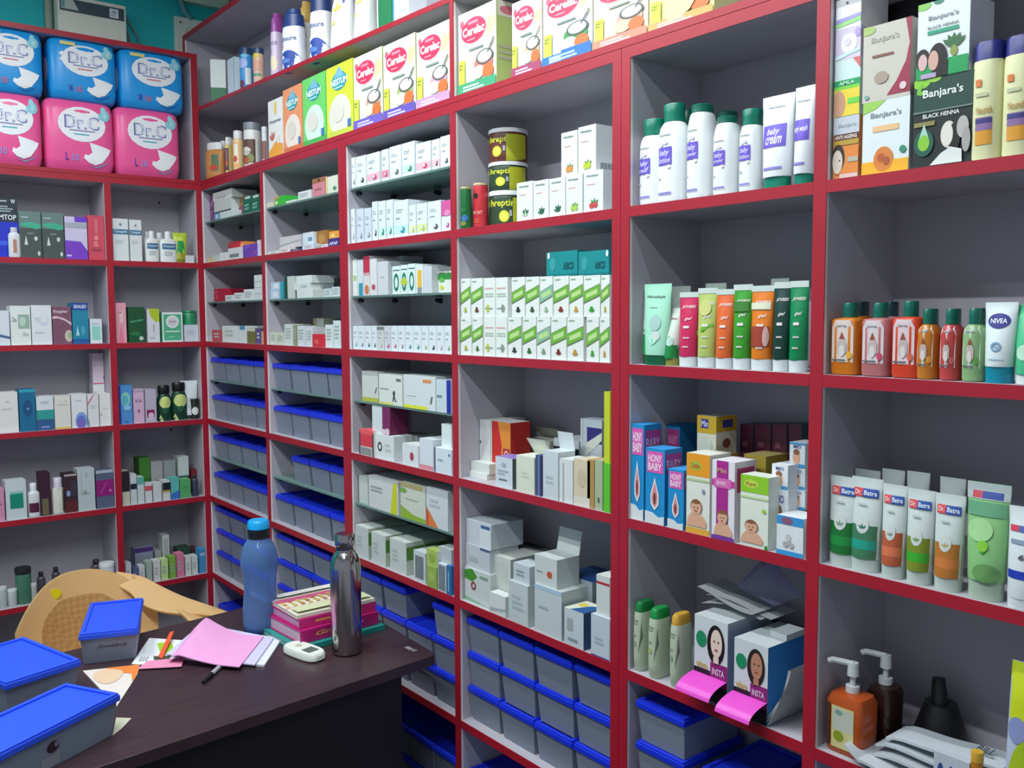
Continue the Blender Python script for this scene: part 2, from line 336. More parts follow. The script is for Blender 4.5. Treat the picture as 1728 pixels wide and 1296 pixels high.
Z = {0: 1.9941, 1: 1.7394, 2: 1.4629, 3: 1.1861, 4: .9065, 5: .6236, 6: .345, 7: .07}
TH = .0178; DEP = .19
GL = {1: 1.884, 2: 1.603, 3: 1.3265, 4: 1.049}
def panel(r, name, x0, x1, z0, z1, y0=0, y1=DEP, strip=True):
    mb = MB(); mb.box(x0, x1, y0+.002, y1, z0, z1, LAM)
    if strip: mb.box(x0, x1, y0, y0+.0019, z0, z1, RED)
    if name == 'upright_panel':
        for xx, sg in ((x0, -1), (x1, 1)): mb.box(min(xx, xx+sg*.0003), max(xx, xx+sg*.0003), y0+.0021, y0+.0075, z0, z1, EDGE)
    return mb.build(name, r)
def unit(posts, x0, x1, label, loc, rotz, glass=(), outer=(True, True), hidden=None):
    # posts: (xa, xb) of every upright, in order; shelves run between them
    r = bpy.data.objects.new('shelving_unit', None); C.objects.link(r); r.location = loc; r.rotation_euler = (0, 0, rotz)
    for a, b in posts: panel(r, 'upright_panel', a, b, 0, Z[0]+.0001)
    mb = MB(); mb.box(posts[0][0], posts[-1][1], DEP+.0005, DEP+.007, 0, Z[0]+.0195, LAM); mb.build('back_panel', r)
    panel(r, 'top_panel', posts[0][0], posts[-1][1], Z[0]+.0002, Z[0]+.0195)
    mb = MB()
    for (a, b), (c, d) in zip(posts, posts[1:]):
        if c-b < .03: continue
        for k in range(1, 8): panel(r, 'shelf_board', b+.0003, c-.0003, Z[k]-TH, Z[k])
    for (a, b), (c, d) in zip(posts, posts[1:]):
        for g in glass:
            if g[0] == (round(b, 2)):
                z = GL[g[1]]; mb = MB(); mb.box(b+.001, c-.001, .012, DEP-.002, z-.005, z, mat('a9cfc6', .05, 'glass')); gs = mb.build('glass_shelf', r)
                for px in (b+.0035, c-.0035):
                    for py in (.035, .14):
                        mb = MB(); s_ = 1 if px < (b+c)/2 else -1
                        mb.cyl((px-s_*.003, py, z-.012), (px+s_*.012, py, z-.012), .006, .005, mat('20242a', .4), 10); mb.build('shelf_peg', gs)
                for px in (b+(c-b)*.33, b+(c-b)*.72)[:2]:
                    mb = MB(); mb.cyl((px, DEP-.0006, z-.014), (px, DEP-.018, z-.012), .007, .005, mat('20242a', .4), 10); mb.build('shelf_peg', gs)
    one(r, label, 'shelving unit', group=None); return r
P0 = (-.018, 0); PW = .0205
uA = unit([P0, (.5086, .5291), (1.0192, 1.0397)], 0, 1, 'red edged grey shelving unit right of the corner, filled with cartons and blue bins', (0, 0, 0), 0,
          glass=[(0.0, 1), (0.0, 2), (0.0, 3), (0.0, 4), (.53, 1), (.53, 2), (.53, 3), (.53, 4)])
uB = unit([(1.0403, 1.0608), (1.5395, 1.56), (2.0449, 2.0658)], 0, 1, 'red edged grey shelving unit in the middle, holding yellow tubs and green striped cartons', (0, 0, 0), 0,
          glass=[(1.06, 1), (1.06, 2), (1.06, 3), (1.06, 4)])
uC = unit([(2.0669, 2.0878), (2.4531, 2.4739), (2.86, 2.88)], 0, 1, 'red edged grey shelving unit at far right, holding baby products and henna boxes', (0, 0, 0), 0)
uL = unit([(-.80, -.78), (-.3224, -.3016), (-.018, -.0003)], 0, 1, 'red edged grey shelving unit on the left wall below the diaper packs', (-.0001, -.0001, 0), math.radians(90))
# small screw dents in the left unit's back
for v_, u_ in ((342, 269), (725, 289)):
    q = hit(u_, v_, 0, -.188); mb = MB(); mb.cyl((-.1895, q.y, q.z), (-.186, q.y, q.z), .004, .003, mat('1a1a1c')); o = mb.build('screw_cap'); o.parent = uL; o.matrix_parent_inverse = Matrix.Identity(4); o.location = (0, 0, 0)
    for vv in o.data.vertices: x, y, z = vv.co; vv.co = (y+.0001, -x-.0001, z)
# upper cabinets
def slope(x): return 2.2835-.0255*(x+.05)
UZ = 2.0272
r = bpy.data.objects.new('wall_cabinet', None); C.objects.link(r)
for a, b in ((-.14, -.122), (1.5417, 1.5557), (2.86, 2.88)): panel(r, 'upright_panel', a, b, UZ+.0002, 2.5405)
panel(r, 'bottom_panel', -.14, 2.88, Z[0]+.0205, UZ); panel(r, 'top_panel', -.14, 2.88, 2.541, 2.558)
for a, b in ((-.1215, 1.541), (1.5562, 2.8595)):
    mb = MB(); za, zb = slope(a), slope(b)
    for y0, y1, m in ((.002, DEP, LAM), (0, .0019, RED)):
        vs = [(a, y0, za-.012), (b, y0, zb-.012), (b, y1, zb-.012), (a, y1, za-.012), (a, y0, za), (b, y0, zb), (b, y1, zb), (a, y1, za)]
        mb.add(vs, [(0, 1, 5, 4), (1, 2, 6, 5), (2, 3, 7, 6), (3, 0, 4, 7), (4, 5, 6, 7), (3, 2, 1, 0)], m)
    mb.build('shelf_board', r)
mb = MB(); mb.box(-.14, 2.88, DEP+.0005, DEP+.007, Z[0]+.0205, 2.558, LAM); mb.build('back_panel', r)
one(r, 'long red edged wall cabinet above the right shelves, holding baby cereal cartons', 'wall cabinet')
r = bpy.data.objects.new('wall_cabinet', None); C.objects.link(r); r.location = (-.0001, -.0001, 0); r.rotation_euler = (0, 0, math.radians(90))
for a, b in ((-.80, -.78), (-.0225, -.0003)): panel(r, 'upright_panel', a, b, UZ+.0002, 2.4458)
panel(r, 'bottom_panel', -.80, -.0003, Z[0]+.0205, UZ); panel(r, 'top_panel', -.80, -.0003, 2.446, 2.4625)
mb = MB(); mb.box(-.80, -.0003, DEP+.0005, DEP+.007, Z[0]+.0205, 2.4625, LAM); mb.build('back_panel', r)
one(r, 'red edged wall cabinet on the left packed with blue and pink diaper packs', 'wall cabinet')

# ================================================================ storage bins
LIDC = '1a35d8'
def bin_parts(r, w, dep, h, lidc=LIDC, marks=()):
    mb = MB(); t = .0012; k = .93; hb = h-.014
    def ring(s, z, i=0): return [(-w/2*s+i, dep/2-dep/2*s+i, z), (w/2*s-i, dep/2-dep/2*s+i, z), (w/2*s-i, dep/2+dep/2*s-i, z), (-w/2*s+i, dep/2+dep/2*s-i, z)]
    s0, s1 = .88, .955
    vs = ring(s0, 0)+ring(s1, hb)+ring(s1, hb, t)+ring(s0, t*1.5, t)
    fs = [(3, 2, 1, 0)]
    for a, b in ((0, 4), (4, 8), (8, 12)):
        for i in range(4): fs.append((a+i, a+(i+1) % 4, b+(i+1) % 4, b+i))
    fs.append((12, 13, 14, 15))
    mb.add(vs, fs, mat('a4afc4', .3, 'bin'))
    art(mb, marks, lambda x, y, e: (-w/2*.9+x*w*.9, dep/2-dep/2*(s0+(s1-s0)*y)-e, y*hb), w/hb)
    mb.build('bin_body', r)
    mb = MB(); L = mat(lidc, .38, 'plast')
    mb.box(-w/2, w/2, 0, dep, hb-.001, h-.004, L)
    for x0, x1, y0, y1 in ((-w/2+.002, w/2-.002, .002, .010), (-w/2+.002, w/2-.002, dep-.010, dep-.002), (-w/2+.002, -w/2+.010, .010, dep-.010), (w/2-.010, w/2-.002, .010, dep-.010)): mb.box(x0, x1, y0, y1, h-.004, h, L)
    mb.build('lid', r, bevel=.0012)
BP = {}
def bin_new(w, dep, h):
    k = (round(w, 3), round(dep, 3), round(h, 3))
    if k not in BP:
        r = bpy.data.objects.new('storage_bin', None); C.objects.link(r); bin_parts(r, w-.002, dep, h); BP[k] = r; return r
    s = BP[k]; c = s.copy(); C.objects.link(c)
    for ch in s.children: d = ch.copy(); C.objects.link(d); d.parent = c
    return c
STUFF = {}
def bins(xa, xb, n, z, h, tier, place, d=.014, dep=.166, skip=(), jit=.003, tint=0):
    p = (xb-xa)/n
    mb = STUFF.setdefault(place, MB())
    for i in range(n):
        if i in skip: continue
        o = bin_new(p-.002, dep, h); jy = random.uniform(0, jit)
        cx = xa+p*(i+.5); o.location = (cx, d+jy, z+.0004); reg(o, 'frosted bin, blue lid'+((', '+tier) if tier else ''), 'storage bin', place, cx)
        # blister strips and small boxes inside, blurred by the frosted plastic
        x = cx-p*.36
        while x < cx+p*.32:
            ww = random.uniform(.008, .024); hh = (h-.016)*random.uniform(.6, .93); 
            if x+ww > cx+p*.38: break
            if random.random() < .8: mb.box(x, x+ww, d+.02+random.uniform(0, .012), d+.13, z+.003, z+.003+hh, mat(random.choice(['dfe6e4', 'cfd8da', 'e9ead9', 'b8c9cf', '9fb2b0', 'd9dfe6', '7f8f9a']+(['9ab86a', 'c9b0c4'] if tint else []))))
            x += ww+random.uniform(.001, .006)
B = {1: (.001, .508), 2: (.530, 1.018), 3: (1.062, 1.539), 4: (1.561, 2.044), 5: (2.089, 2.452), 6: (2.475, 2.859)}
def pl(b, r, extra=''):
    return extra+'%s bay, %s row' % (['', 'first', 'second', 'third', 'fourth', 'fifth', 'sixth'][b], ['', 'first', 'second', 'third', 'fourth', 'fifth', 'sixth', 'seventh'][r])
for b in (1, 2):
    bins(*B[b], 4, GL[3], .078, '', pl(b, 3, 'on glass, ')); bins(*B[b], 4, Z[3], .085, '', pl(b, 3, 'on board, '), tint=1)
    bins(*B[b], 4, GL[4], .078, '', pl(b, 4, 'on glass, '), skip=(0,) if b == 2 else ()); bins(*B[b], 4, Z[4], .085, '', pl(b, 4, 'on board, '))
    for k, t_ in enumerate(('bottom tier', 'middle tier', 'top tier')): bins(*B[b], 4, Z[5]+k*.081, .080, t_, pl(b, 5))
    for k, t_ in enumerate(('bottom tier', 'middle tier')): bins(*B[b], 4, Z[6]+k*.081, .080, t_, pl(b, 6))
for k, t_ in enumerate(('bottom tier', 'middle tier', 'top tier')):
    bins(*B[3], 4, Z[5]+k*.0805, .080, t_, pl(3, 5), skip=(2,) if k == 2 else ())
    bins(*B[4], 4, Z[5]+k*.0805, .080, t_, pl(4, 5), jit=.006)
for b in (3, 4):
    for k, t_ in enumerate(('bottom tier', 'middle tier')): bins(*B[b], 4, Z[6]+k*.081, .080, t_, pl(b, 6))
for k, t_ in enumerate(('bottom tier', 'middle tier', 'top tier')):
    bins(B[5][0]+.012, B[5][0]+.13, 1, Z[5]+k*.0775, .077, 'left '+t_, pl(5, 5), d=.006)
    if k < 2: bins(B[5][0]+.15, B[5][0]+.36, 2, Z[5]+k*.0775, .077, 'right '+t_, pl(5, 5), d=.02)
bins(B[6][0]+.01, B[6][0]+.37, 3, Z[5], .085, '', pl(6, 5))
# ================================================================ left wall: diaper packs
DIAP = [(.62, .41), (.84, .36), (.93, .33), (.90, .26), (.80, .13), (.70, .09), (.60, .12), (.53, .18), (.545, .235), (.60, .225), (.655, .27), (.64, .33)]
def pack(u0, u1, vt, desc, c, dark, num, on=None, yoff=0, stripe='e8d98a'):
    S_ = [(0, .9, .72, 5), (.04, .97, .9, 5), (.15, 1, 1, 6), (.85, 1, 1, 6), (.96, .97, .9, 5), (1, .9, .72, 5)]
    ell = 'f2f4f8'; sub = '2fb0c0' if c != '1b9be6' else 'd8506a'
    ops = [('e', .52, .66, .345, .25, ell), ('p', [(.2, .78), (.13, .73), (.19, .69), (.14, .64), (.2, .6)], ell) if yoff else ('e', .52, .66, .34, .245, ell),
           ('T', 'Dr.C', .52, .685, .50, .19, '6f76b0'), ('t', 'Dr.C', .523, .685, .455, .155, 'dfe3f2'), ('b', .34, .55, .72, .585, 1, '8a90b8'), ('b', .40, .50, .68, .53, 1, sub),
           ('e', .86, .82, .075, .085, '8fd6e2'), ('e', .84, .90, .04, .05, '9fdde8'), ('e', .80, .80, .04, .05, '8fd6e2'), ('e', .86, .815, .03, .04, 'b9e8ef'),
           ('p', DIAP, 'f3f6f8'), ('p', [(.60, .09), (.72, .045), (.85, .10), (.91, .20), (.86, .13), (.72, .07)], dark), ('t', 'L' if c != '1b9be6' else 'M', .29, .19, .045, .11, '5a35b0' if c != '1b9be6' else '2b3fa8'),
           ('t', num, .41, .18, .09, .1, '8d9ae0' if c != '1b9be6' else 'd8607a')]
    if c == '1b9be6': ops.append(('r', .16, .88, .38, .94, stripe))
    r = lofted(u0, u1, vt, desc, 'diaper_pack', [('wrapper', c, 'plast', S_, ops)], t=.115, d=.001, on=on, cat='diaper pack')
    w = r.children[0].dimensions.x; t = .115
    mb = MB()  # oval window printed on the narrow side
    n = 20; h = r.children[0].dimensions.z
    mb.add([(-w/2-.0006, t/2, h*.5)]+[(-w/2-.0006, t/2+math.cos(2*math.pi*j/n)*.03, h*.5+math.sin(2*math.pi*j/n)*h*.2) for j in range(n)], [(0, 1+j, 1+(j+1) % n) for j in range(n)], mat('e8eaf2', .5, 'print')); mb.build('side_print', r)
    return r
shelf('L', UZ+.0003, 'in the left wall cabinet')
pk = [pack(-46, 71, 157, 'bright pink diaper pack, cut by photo edge, lower row', 'f25c9c', '9a8fb8', '10'), pack(75, 192, 171, 'bright pink diaper pack, middle of lower row', 'f25c9c', '9a8fb8', '10'), pack(194, 303, 186, 'bright pink diaper pack, nearest the corner post', 'f25c9c', '9a8fb8', '10')]
pack(-44, 72, 48, 'sky blue diaper pack, cut by photo edge, upper row', '1b9be6', '1567b8', '10', on=0)
pack(82, 196, 68, 'sky blue diaper pack with splash outline, middle of upper row', '1b9be6', '1567b8', '10', on=1, yoff=1)
pack(201, 309, 86, 'sky blue diaper pack, nearest the corner post, upper row', '1b9be6', '1567b8', '10', on=2)
CETW = '3f7d9c'
def LP(b, r): return 'left wall %s bay, %s row' % (('outer', 'corner')[b], WORDS[r])
# row 1
shelf('L', Z[1]+.0003, LP(0, 1))
carton(-22, 31, 334, 'dark carton with white lettering over royal blue', '26323a', [('r', 0, 0, 1, .60, '1c2fc0'), ('t', 'EMTOP', .62, .68, .66, .09, 'dfe6ea'), ('b', .3, .76, .9, .88, 3, '9fb0b4'), ('t', 'W', .86, .95, .14, .07, 'e6eaee'), ('b', .1, .93, .7, .97, 1, 'b8c4c8'), ('r', .2, .2, .7, .28, '3a5fd8')], dep=.07, d=.03)
sbottle(15, 33, 384, 'small silver white bottle before the blue carton', 'd5dadf', 'c2c8ce', [('r', .35, .15, .65, .6, 'b87f6a')], d=.004, t=.02)
for u0, u1, vt, nm in ((33, 70, 357, 'left'), (71, 108, 359, 'right')):
    carton(u0, u1, vt, 'grey green carton with dropper picture, %s of pair' % nm, '66807c', [('r', 0, 0, 1, .64, '46534f'), ('p', [(.0, .70), (.35, .66), (.8, .62), (1, .66), (1, .72), (.5, .78), (.1, .75)], '3fae8c'), ('p', [(.2, .28), (.28, .48), (.36, .28)], 'd6dcda'), ('e', .74, .42, .08, .05, 'c9d2cf'), ('e', .86, .10, .06, .05, 'cfd6d4'), ('b', .35, .50, .85, .56, 1, '7d8a88'), ('b', .1, .84, .5, .9, 1, 'a8bab6')], dep=.05, d=.01)
carton(109.5, 147.5, 366, 'white and violet carton with wave', 'cfc6e4', [('r', 0, 0, 1, .14, '7a48c0'), ('p', [(0, 0), (1, 0), (1, .2), (.7, .42), (0, .44)], '7a3fc4'), ('r', .45, .88, 1, 1, '6b3fc8'), ('r', 0, .74, 1, .86, 'a9adba'), ('b', .05, .05, .4, .12, 1, 'cfc2f0')], dep=.055)
carton(148.5, 177.5, 364, 'coral red carton with faint lettering', 'cf4a5c', [('t', 'OPOX', .5, .22, .6, .07, '6a3a48'), ('b', .35, .3, .7, .42, 2, 'f0a8a0'), ('e', .5, .5, .12, .06, 'e88f8f'), ('r', .42, .6, .62, .92, 'd8707c')], dep=.055)
shelf('L', Z[1]+.0003, LP(1, 1))
for u0, u1, vt, nm in ((190.5, 217, 369, 'nearest the post'), (219, 239.5, 371, 'second in')):
    carton(u0, u1, vt, 'tall white carton with blue band, '+nm, 'dfe5e6', [('r', 0, .63, 1, .75, CETW), ('t', 'Cetaphil', .5, .69, .8, .07, 'dce8ee'), ('e', .5, .86, .1, .03, '8a9496'), ('b', .15, .4, .85, .5, 2, 'c3cbcc')], dep=.05)
for u0, u1, vt, nm, d_ in ((242, 256, 391, 'behind', .07), (262, 277, 393, 'squeezed behind', .075)):
    sbottle(u0, u1, vt, 'small white bottle, %s the front pair' % nm, 'dbe1e0', 'e6eaea', d=d_, t=.02, cat='bottle')
for u0, u1, vt, nm in ((245, 267, 390, 'left'), (270, 297, 391, 'right')):
    sbottle(u0, u1, vt, 'white lotion bottle with blue label, %s of pair' % nm, 'e8ecea', 'eef2f2', [('r', .1, .42, .9, .60, '35709a'), ('t', 'Cetaphil', .5, .51, .66, .09, 'd3e4ee'), ('b', .2, .2, .8, .36, 3, 'b6c0c2')], d=.012, t=.028, caph=.2, capw=.35, sh=.18)
tube(292, 315, 393, 'green and lime tube standing on cap', 'b8cf3a', '8a7a28', [('p', [(.2, .3), (.8, .3), (.7, .72), (.3, .72)], '1f9a4a'), ('r', .25, .16, .75, .3, 'a39a30'), ('e', .5, .8, .2, .06, 'd9e46a')])
carton(313, 328, 431, 'tiny white box beside the lime tube', 'd5d6da', dep=.03)
# row 2
shelf('L', Z[2]+.0003, LP(0, 2))
carton(-22, 16.5, 524, 'white carton with blue swoosh at photo edge', 'd6dde4', [('p', [(.3, .28), (1, .18), (1, .25), (.3, .36)], '4a6a96')], d=.012)
carton(17.5, 52, 516, 'white carton with sage green picture', 'dfe6e2', [('r', .38, .42, .95, .78, '93b3a2'), ('e', .6, .6, .16, .12, 'bcd2c6'), ('t', 'Dx', .2, .65, .22, .12, '7d9188'), ('t', 'IIx', .74, .28, .3, .11, 'b4bdb8')])
carton(53, 87.5, 515, 'plain white carton with faint lilac mark', 'dfe3e6', [('e', .6, .62, .25, .14, 'd0d2e0'), ('e', .62, .66, .18, .1, 'dfe3e6'), ('t', 'Ti', .25, .63, .2, .1, 'b9bfcb'), ('b', .15, .28, .9, .34, 1, 'c3c9cc')])
carton(88.5, 121, 518, 'mauve carton with pale ribbon and round seal', '7c5066', [('p', [(0, .68), (.3, .7), (.7, .62), (1, .5), (1, .58), (.6, .7), (.2, .76), (0, .74)], 'd9c3c4'), ('t', 'Keypler', .45, .87, .75, .1, 'e4d6da'), ('e', .84, .22, .22, .16, 'c9bfae'), ('e', .9, .24, .1, .08, '9db08a')])
carton(122, 149.5, 511, 'teal carton under a blue SEALED band', '1c87a6', [('r', 0, .82, 1, 1, '24499a'), ('t', 'SEALED', .5, .91, .8, .08, 'e4ecf4'), ('p', [(.2, .2), (.3, .45), (.42, .2)], 'a9dbe2'), ('r', 0, 0, 1, .12, '1d5a9e'), ('e', .65, .32, .14, .12, '4aa3b8')])
carton(152, 172.5, 538, 'short white carton with mint square', 'd9e2e8', [('r', .15, .15, .85, .7, '8fd8c4'), ('b', .15, .74, .85, .84, 1, 'b4c4cc')])
shelf('L', Z[2]+.0003, LP(1, 2))
carton(195.5, 213.5, 511, 'slim pink carton against the post', 'e6a3b2', [('p', [(.2, 0), (.8, 0), (.5, .5)], 'ea7f9c'), ('r', .35, .5, .7, .8, 'e8c3c4'), ('b', .3, .72, .7, .8, 1, 'b97f96')])
carton(216.5, 245, 518, 'dark green carton with fern pattern', '14502f', [('leaf', .4, .2, .4, '2c7a48', (20, 60, 110, 150)), ('leaf', .5, .6, .35, '1f6a3d', (10, 50)), ('e', .75, .12, .14, .06, 'b6cfc0'), ('p', [(.1, .55), (.9, .62), (.9, .66), (.1, .6)], '4b9a68')])
carton(248.5, 269.5, 521, 'white carton with lime green top corner', 'd8dcdf', [('p', [(.1, 1), (1, 1), (1, .62), (.7, .6), (.3, .75)], 'b3c832'), ('r', .48, .3, .55, .55, '8a9294'), ('b', .2, .1, .8, .16, 1, 'a9b0b0')])
carton(273.5, 308.5, 527, 'mint green carton with white oval emblem', '52b488', [('r', .0, .0, .07, 1, 'e6ecea'), ('r', .93, 0, 1, 1, 'e6ecea'), ('r', 0, .93, 1, 1, 'e6ecea'), ('r', 0, 0, 1, .05, 'e6ecea'), ('e', .5, .68, .32, .22, 'e3e8e6'), ('e', .5, .68, .24, .15, 'cfd4d6'), ('t', 'Spirit', .5, .68, .34, .09, 'b06a7a'), ('r', .16, .32, .84, .38, 'bfe3d4'), ('b', .3, .14, .7, .2, 1, 'a4dcc4')])
carton(311, 338.5, 548, 'low pale carton under a green jar', 'cfd6e0', [('b', .2, .4, .8, .7, 3, 'b8c0cc')], dep=.045)
jar(311, 333, 524, 'small green jar standing on a pale carton', '2a8f62', '1f7d52', on=-1, d=.014)
# row 3
shelf('L', Z[3]+.0003, LP(0, 3))
carton(-6, 31, 662, 'cream white carton with faint crest', 'dfdedb', [('leaf', .5, .74, .16, 'd6c2bc'), ('b', .25, .55, .75, .62, 1, 'd0c8c4')], d=.02)
carton(33, 60.5, 657, 'deep teal carton with rounded cap-like top', '156a94', [('r', 0, .93, 1, 1, '2aa0b4'), ('e', .5, .55, .3, .2, '1a5080'), ('leaf', .5, .5, .22, '6a9cc0', (60, 100))], d=.01)
carton(61.5, 91, 669, 'white carton fading to teal and navy base', 'd9e0e3', [('r', 0, .30, 1, .60, '2f9c96'), ('r', 0, 0, 1, .32, '2f5c8c'), ('b', .25, .06, .75, .13, 1, '9fa3d8'), ('leaf', .5, .5, .12, '1f6f64', (30, 150)), ('b', .25, .78, .75, .88, 2, 'c3c9cf')])
carton(92, 119.5, 668, 'cream carton with yellow bottom edge', 'dcdcd3', [('r', 0, 0, 1, .05, 'd9b24a'), ('b', .2, .7, .8, .78, 1, 'c9c9c0'), ('leaf', .7, .82, .12, 'b4c28a')])
carton(120.5, 147, 665, 'white carton with blue violet sphere', 'e0e2e4', [('e', .62, .2, .40, .26, '7fa6d8'), ('e', .6, .16, .30, .2, '6a74c4'), ('e', .55, .1, .18, .1, '8a5fb8'), ('b', .3, .78, .7, .84, 1, 'c2c6ca')])
carton(148, 167, 666, 'narrow white carton with red ribbon corner', 'dee0e1', [('p', [(0, .75), (.5, 1), (.62, 1), (0, .65)], 'd07a86'), ('b', .3, .55, .8, .68, 2, 'c6cacc'), ('p', [(0, .25), (.08, .2), (.12, 0), (.04, 0)], '2f7f92')])
carton(168, 189.5, 664, 'narrow white carton touching the dividing post', 'e2e3e0', [('b', .3, .5, .8, .58, 1, 'd0d2d0'), ('e', .12, .35, .07, .04, 'a8adaa')])
carton(158, 186, 648, 'white carton standing behind under a pink one', 'd9dadd', d=.08, dep=.05)
carton(156, 184, 596, 'pale pink carton stacked highest beside the post', 'dccbd8', [('t', 'MOIZ LO', .5, .62, .7, .04, 'b89fb0'), ('r', 0, 0, 1, .03, 'd0406c'), ('p', [(1, .3), (1, .12), (.92, .2)], '8a3a52')], on=-1, d=.082, dep=.045)
shelf('L', Z[3]+.0003, LP(1, 3))
carton(201, 223.5, 650, 'sky blue carton with green globe', '4f93d2', [('e', .5, .64, .36, .18, '8fd0b8'), ('e', .45, .62, .26, .13, '5fb5c4'), ('r', 0, 0, .12, 1, '2a3fa0'), ('leaf', .55, .02, .25, '3f74b8', (50, 90, 130)), ('e', .6, .42, .3, .07, '8ac4e8')])
carton(225, 243.5, 657, 'slim pink carton marked with tiny drop', 'd6b1cc', [('t', 'ICA', .5, .66, .62, .09, '7a5a78'), ('e', .5, .36, .08, .05, '8a2a4c'), ('r', 0, .93, 1, .97, 'a9a0b4')])
carton(245, 264, 657, 'lilac grey carton with burgundy square', 'bcb5c8', [('r', .12, .16, .82, .38, '8c2252'), ('e', .5, .2, .26, .1, 'd9c4d4'), ('b', .2, .06, .8, .12, 1, 'd8d4dc')])
for u0, u1, vt, nm, d_ in ((265, 288, 650, 'left', .012), (289, 315, 645, 'right', .014)):
    lofted(u0, u1, vt, 'green jar with yellow label and black ridged cap, '+nm, 'jar', [('jar_body', '14402c', 'plast', [(0, .9, .9, 2), (.06, 1, 1, 2), (.6, 1, 1, 2), (.76, .72, .72, 2)], [('e', .5, .52, .4, .17, 'cfdc86'), ('p', [(0, .0), (.35, 0), (.15, .18)], 'd0d890'), ('e', .5, .3, .2, .08, '1f5c42')]), ('cap', '101614', 'plast', [(.762, .74, .74, 2), (.8, .8, .8, 2), (.96, .8, .8, 2), (1, .7, .7, 2)], ())], t=.04, d=d_, cat='jar')
tube(309, 336, 642, 'white tube with broad flat crimp, standing upright', 'e2e8ea', '303a38', [('e', .5, .42, .3, .15, 'c9d2d4')], d=.02, caph=.1)
jar(330, 345.5, 672, 'dark little jar with white label in corner', '232a24', '1c211d', [('e', .5, .4, .35, .2, 'dfe6dc')], d=.012)
# row 4
shelf('L', Z[4]+.0003, LP(0, 4))
carton(-14, 8, 826, 'rose pink carton cut by photo edge', 'cf8fae', [('b', .4, .5, .8, .56, 1, '8a4a6a')])
carton(9.5, 45, 811, 'white carton with emerald green square', 'c9d6d8', [('r', .2, .28, .85, .66, '128a70'), ('r', .2, .66, .85, .72, '8fc4b8')])
sbottle(47, 66, 815, 'white bottle with burgundy label', 'd6dadd', 'e6eaf0', [('r', .08, .14, .85, .42, '56203c')], caph=.22, capw=.6)
carton(68.5, 86, 798, 'tall burgundy and olive carton', '3a1c30', [('r', .1, .02, .75, .4, '6d6550')])
sbottle(87.5, 107, 806, 'cream white bottle with pearly cap', 'd9dad0', 'dcd6e8', [('r', .78, .06, .98, .7, '6d6a4c')], caph=.26, capw=.75)
carton(109, 130.5, 800, 'dark wine carton with small white figure', '3c2430', [('e', .3, .5, .16, .08, '8f9fc8'), ('r', 0, 0, 1, .3, '5c262c'), ('r', .5, .4, 1, .8, '3b3448'), ('r', 0, .95, 1, 1, 'b0a8a0')])
carton(131, 160.5, 791, 'tall pale grey carton with green lettering', 'b9c6c8', [('b', .2, .38, .95, .44, 1, '8fa8a0'), ('e', .42, .44, .1, .05, '86a094'), ('r', .5, .8, .55, .92, '8a9a9c'), ('r', .2, .45, .24, .95, 'a3b2b6')])
carton(162, 192.5, 793, 'slate carton with magenta panel beside post', '56607a', [('r', 0, .32, 1, .74, '8c1a72'), ('p', [(.2, .4), (.6, .7), (.65, .68), (.3, .38)], 'b0409a'), ('e', .8, .45, .07, .04, 'd070b4'), ('r', 0, .92, 1, 1, 'a8b4c0')], d=.014)
shelf('L', Z[4]+.0003, LP(1, 4))
for a in [(233, 254, 772, 'bright green box in back row', '2f6d22', [('r', 0, .5, 1, 1, '3f7d2c'), ('r', 0, .1, .1, 1, '10200f')]), (255, 275.5, 779, 'grey white box with dark dot, back row', 'a3a3a4', [('e', .5, .4, .12, .1, '5a5260')]), (276.5, 297, 777, 'plain grey box in back row', '959c9c', ()), (301, 319, 770, 'white box with dark green base, back row', 'c9d4d0', [('r', 0, 0, 1, .5, '2a6a62'), ('leaf', .5, .4, .2, '123a34')]), (334, 348, 791, 'wine red patterned box in the corner', '7a2030', [('e', .5, .6, .2, .1, 'b06070'), ('e', .4, .3, .15, .08, '4a1020')])]:
    carton(*a[:5], ops=a[5], d=.075, dep=.05)
for a in [(206, 219, 795, 'cream box with black top half', 'c9c9b4', [('r', 0, .4, 1, 1, '2a2026')]), (220, 231, 800, 'white box with small black label', 'c9d0d2', [('r', 0, .5, 1, .68, '1c2838')]), (232, 243.5, 805, 'white box with jade top', 'c9d4d3', [('r', 0, .72, 1, 1, '5fb0a0')]), (245, 257, 816, 'white box with coral red band', 'd3d8d8', [('r', 0, .62, 1, .88, 'd0505c')]), (258.5, 273, 815, 'low plain white box in front', 'cdd5d4', ()), (274.5, 287.5, 811, 'white box with black and gold band', 'cfd4d0', [('r', 0, .42, 1, .9, '16202a'), ('r', 0, .42, 1, .52, 'b89a3a')]), (288.5, 302.5, 806, 'turquoise box with blue base', '5cb8b0', [('p', [(0, 0), (1, 0), (1, .4), (0, .25)], '3c70c8')]), (303.5, 322, 809, 'apple green box in front', '58a868', [('b', .3, .5, .7, .6, 1, '3f8450')])]:
    carton(*a[:5], ops=a[5], d=.012, dep=.045)
sbottle(324, 334, 801, 'dark grey small bottle near the corner', '3a4258', '2a2a34', t=.022)
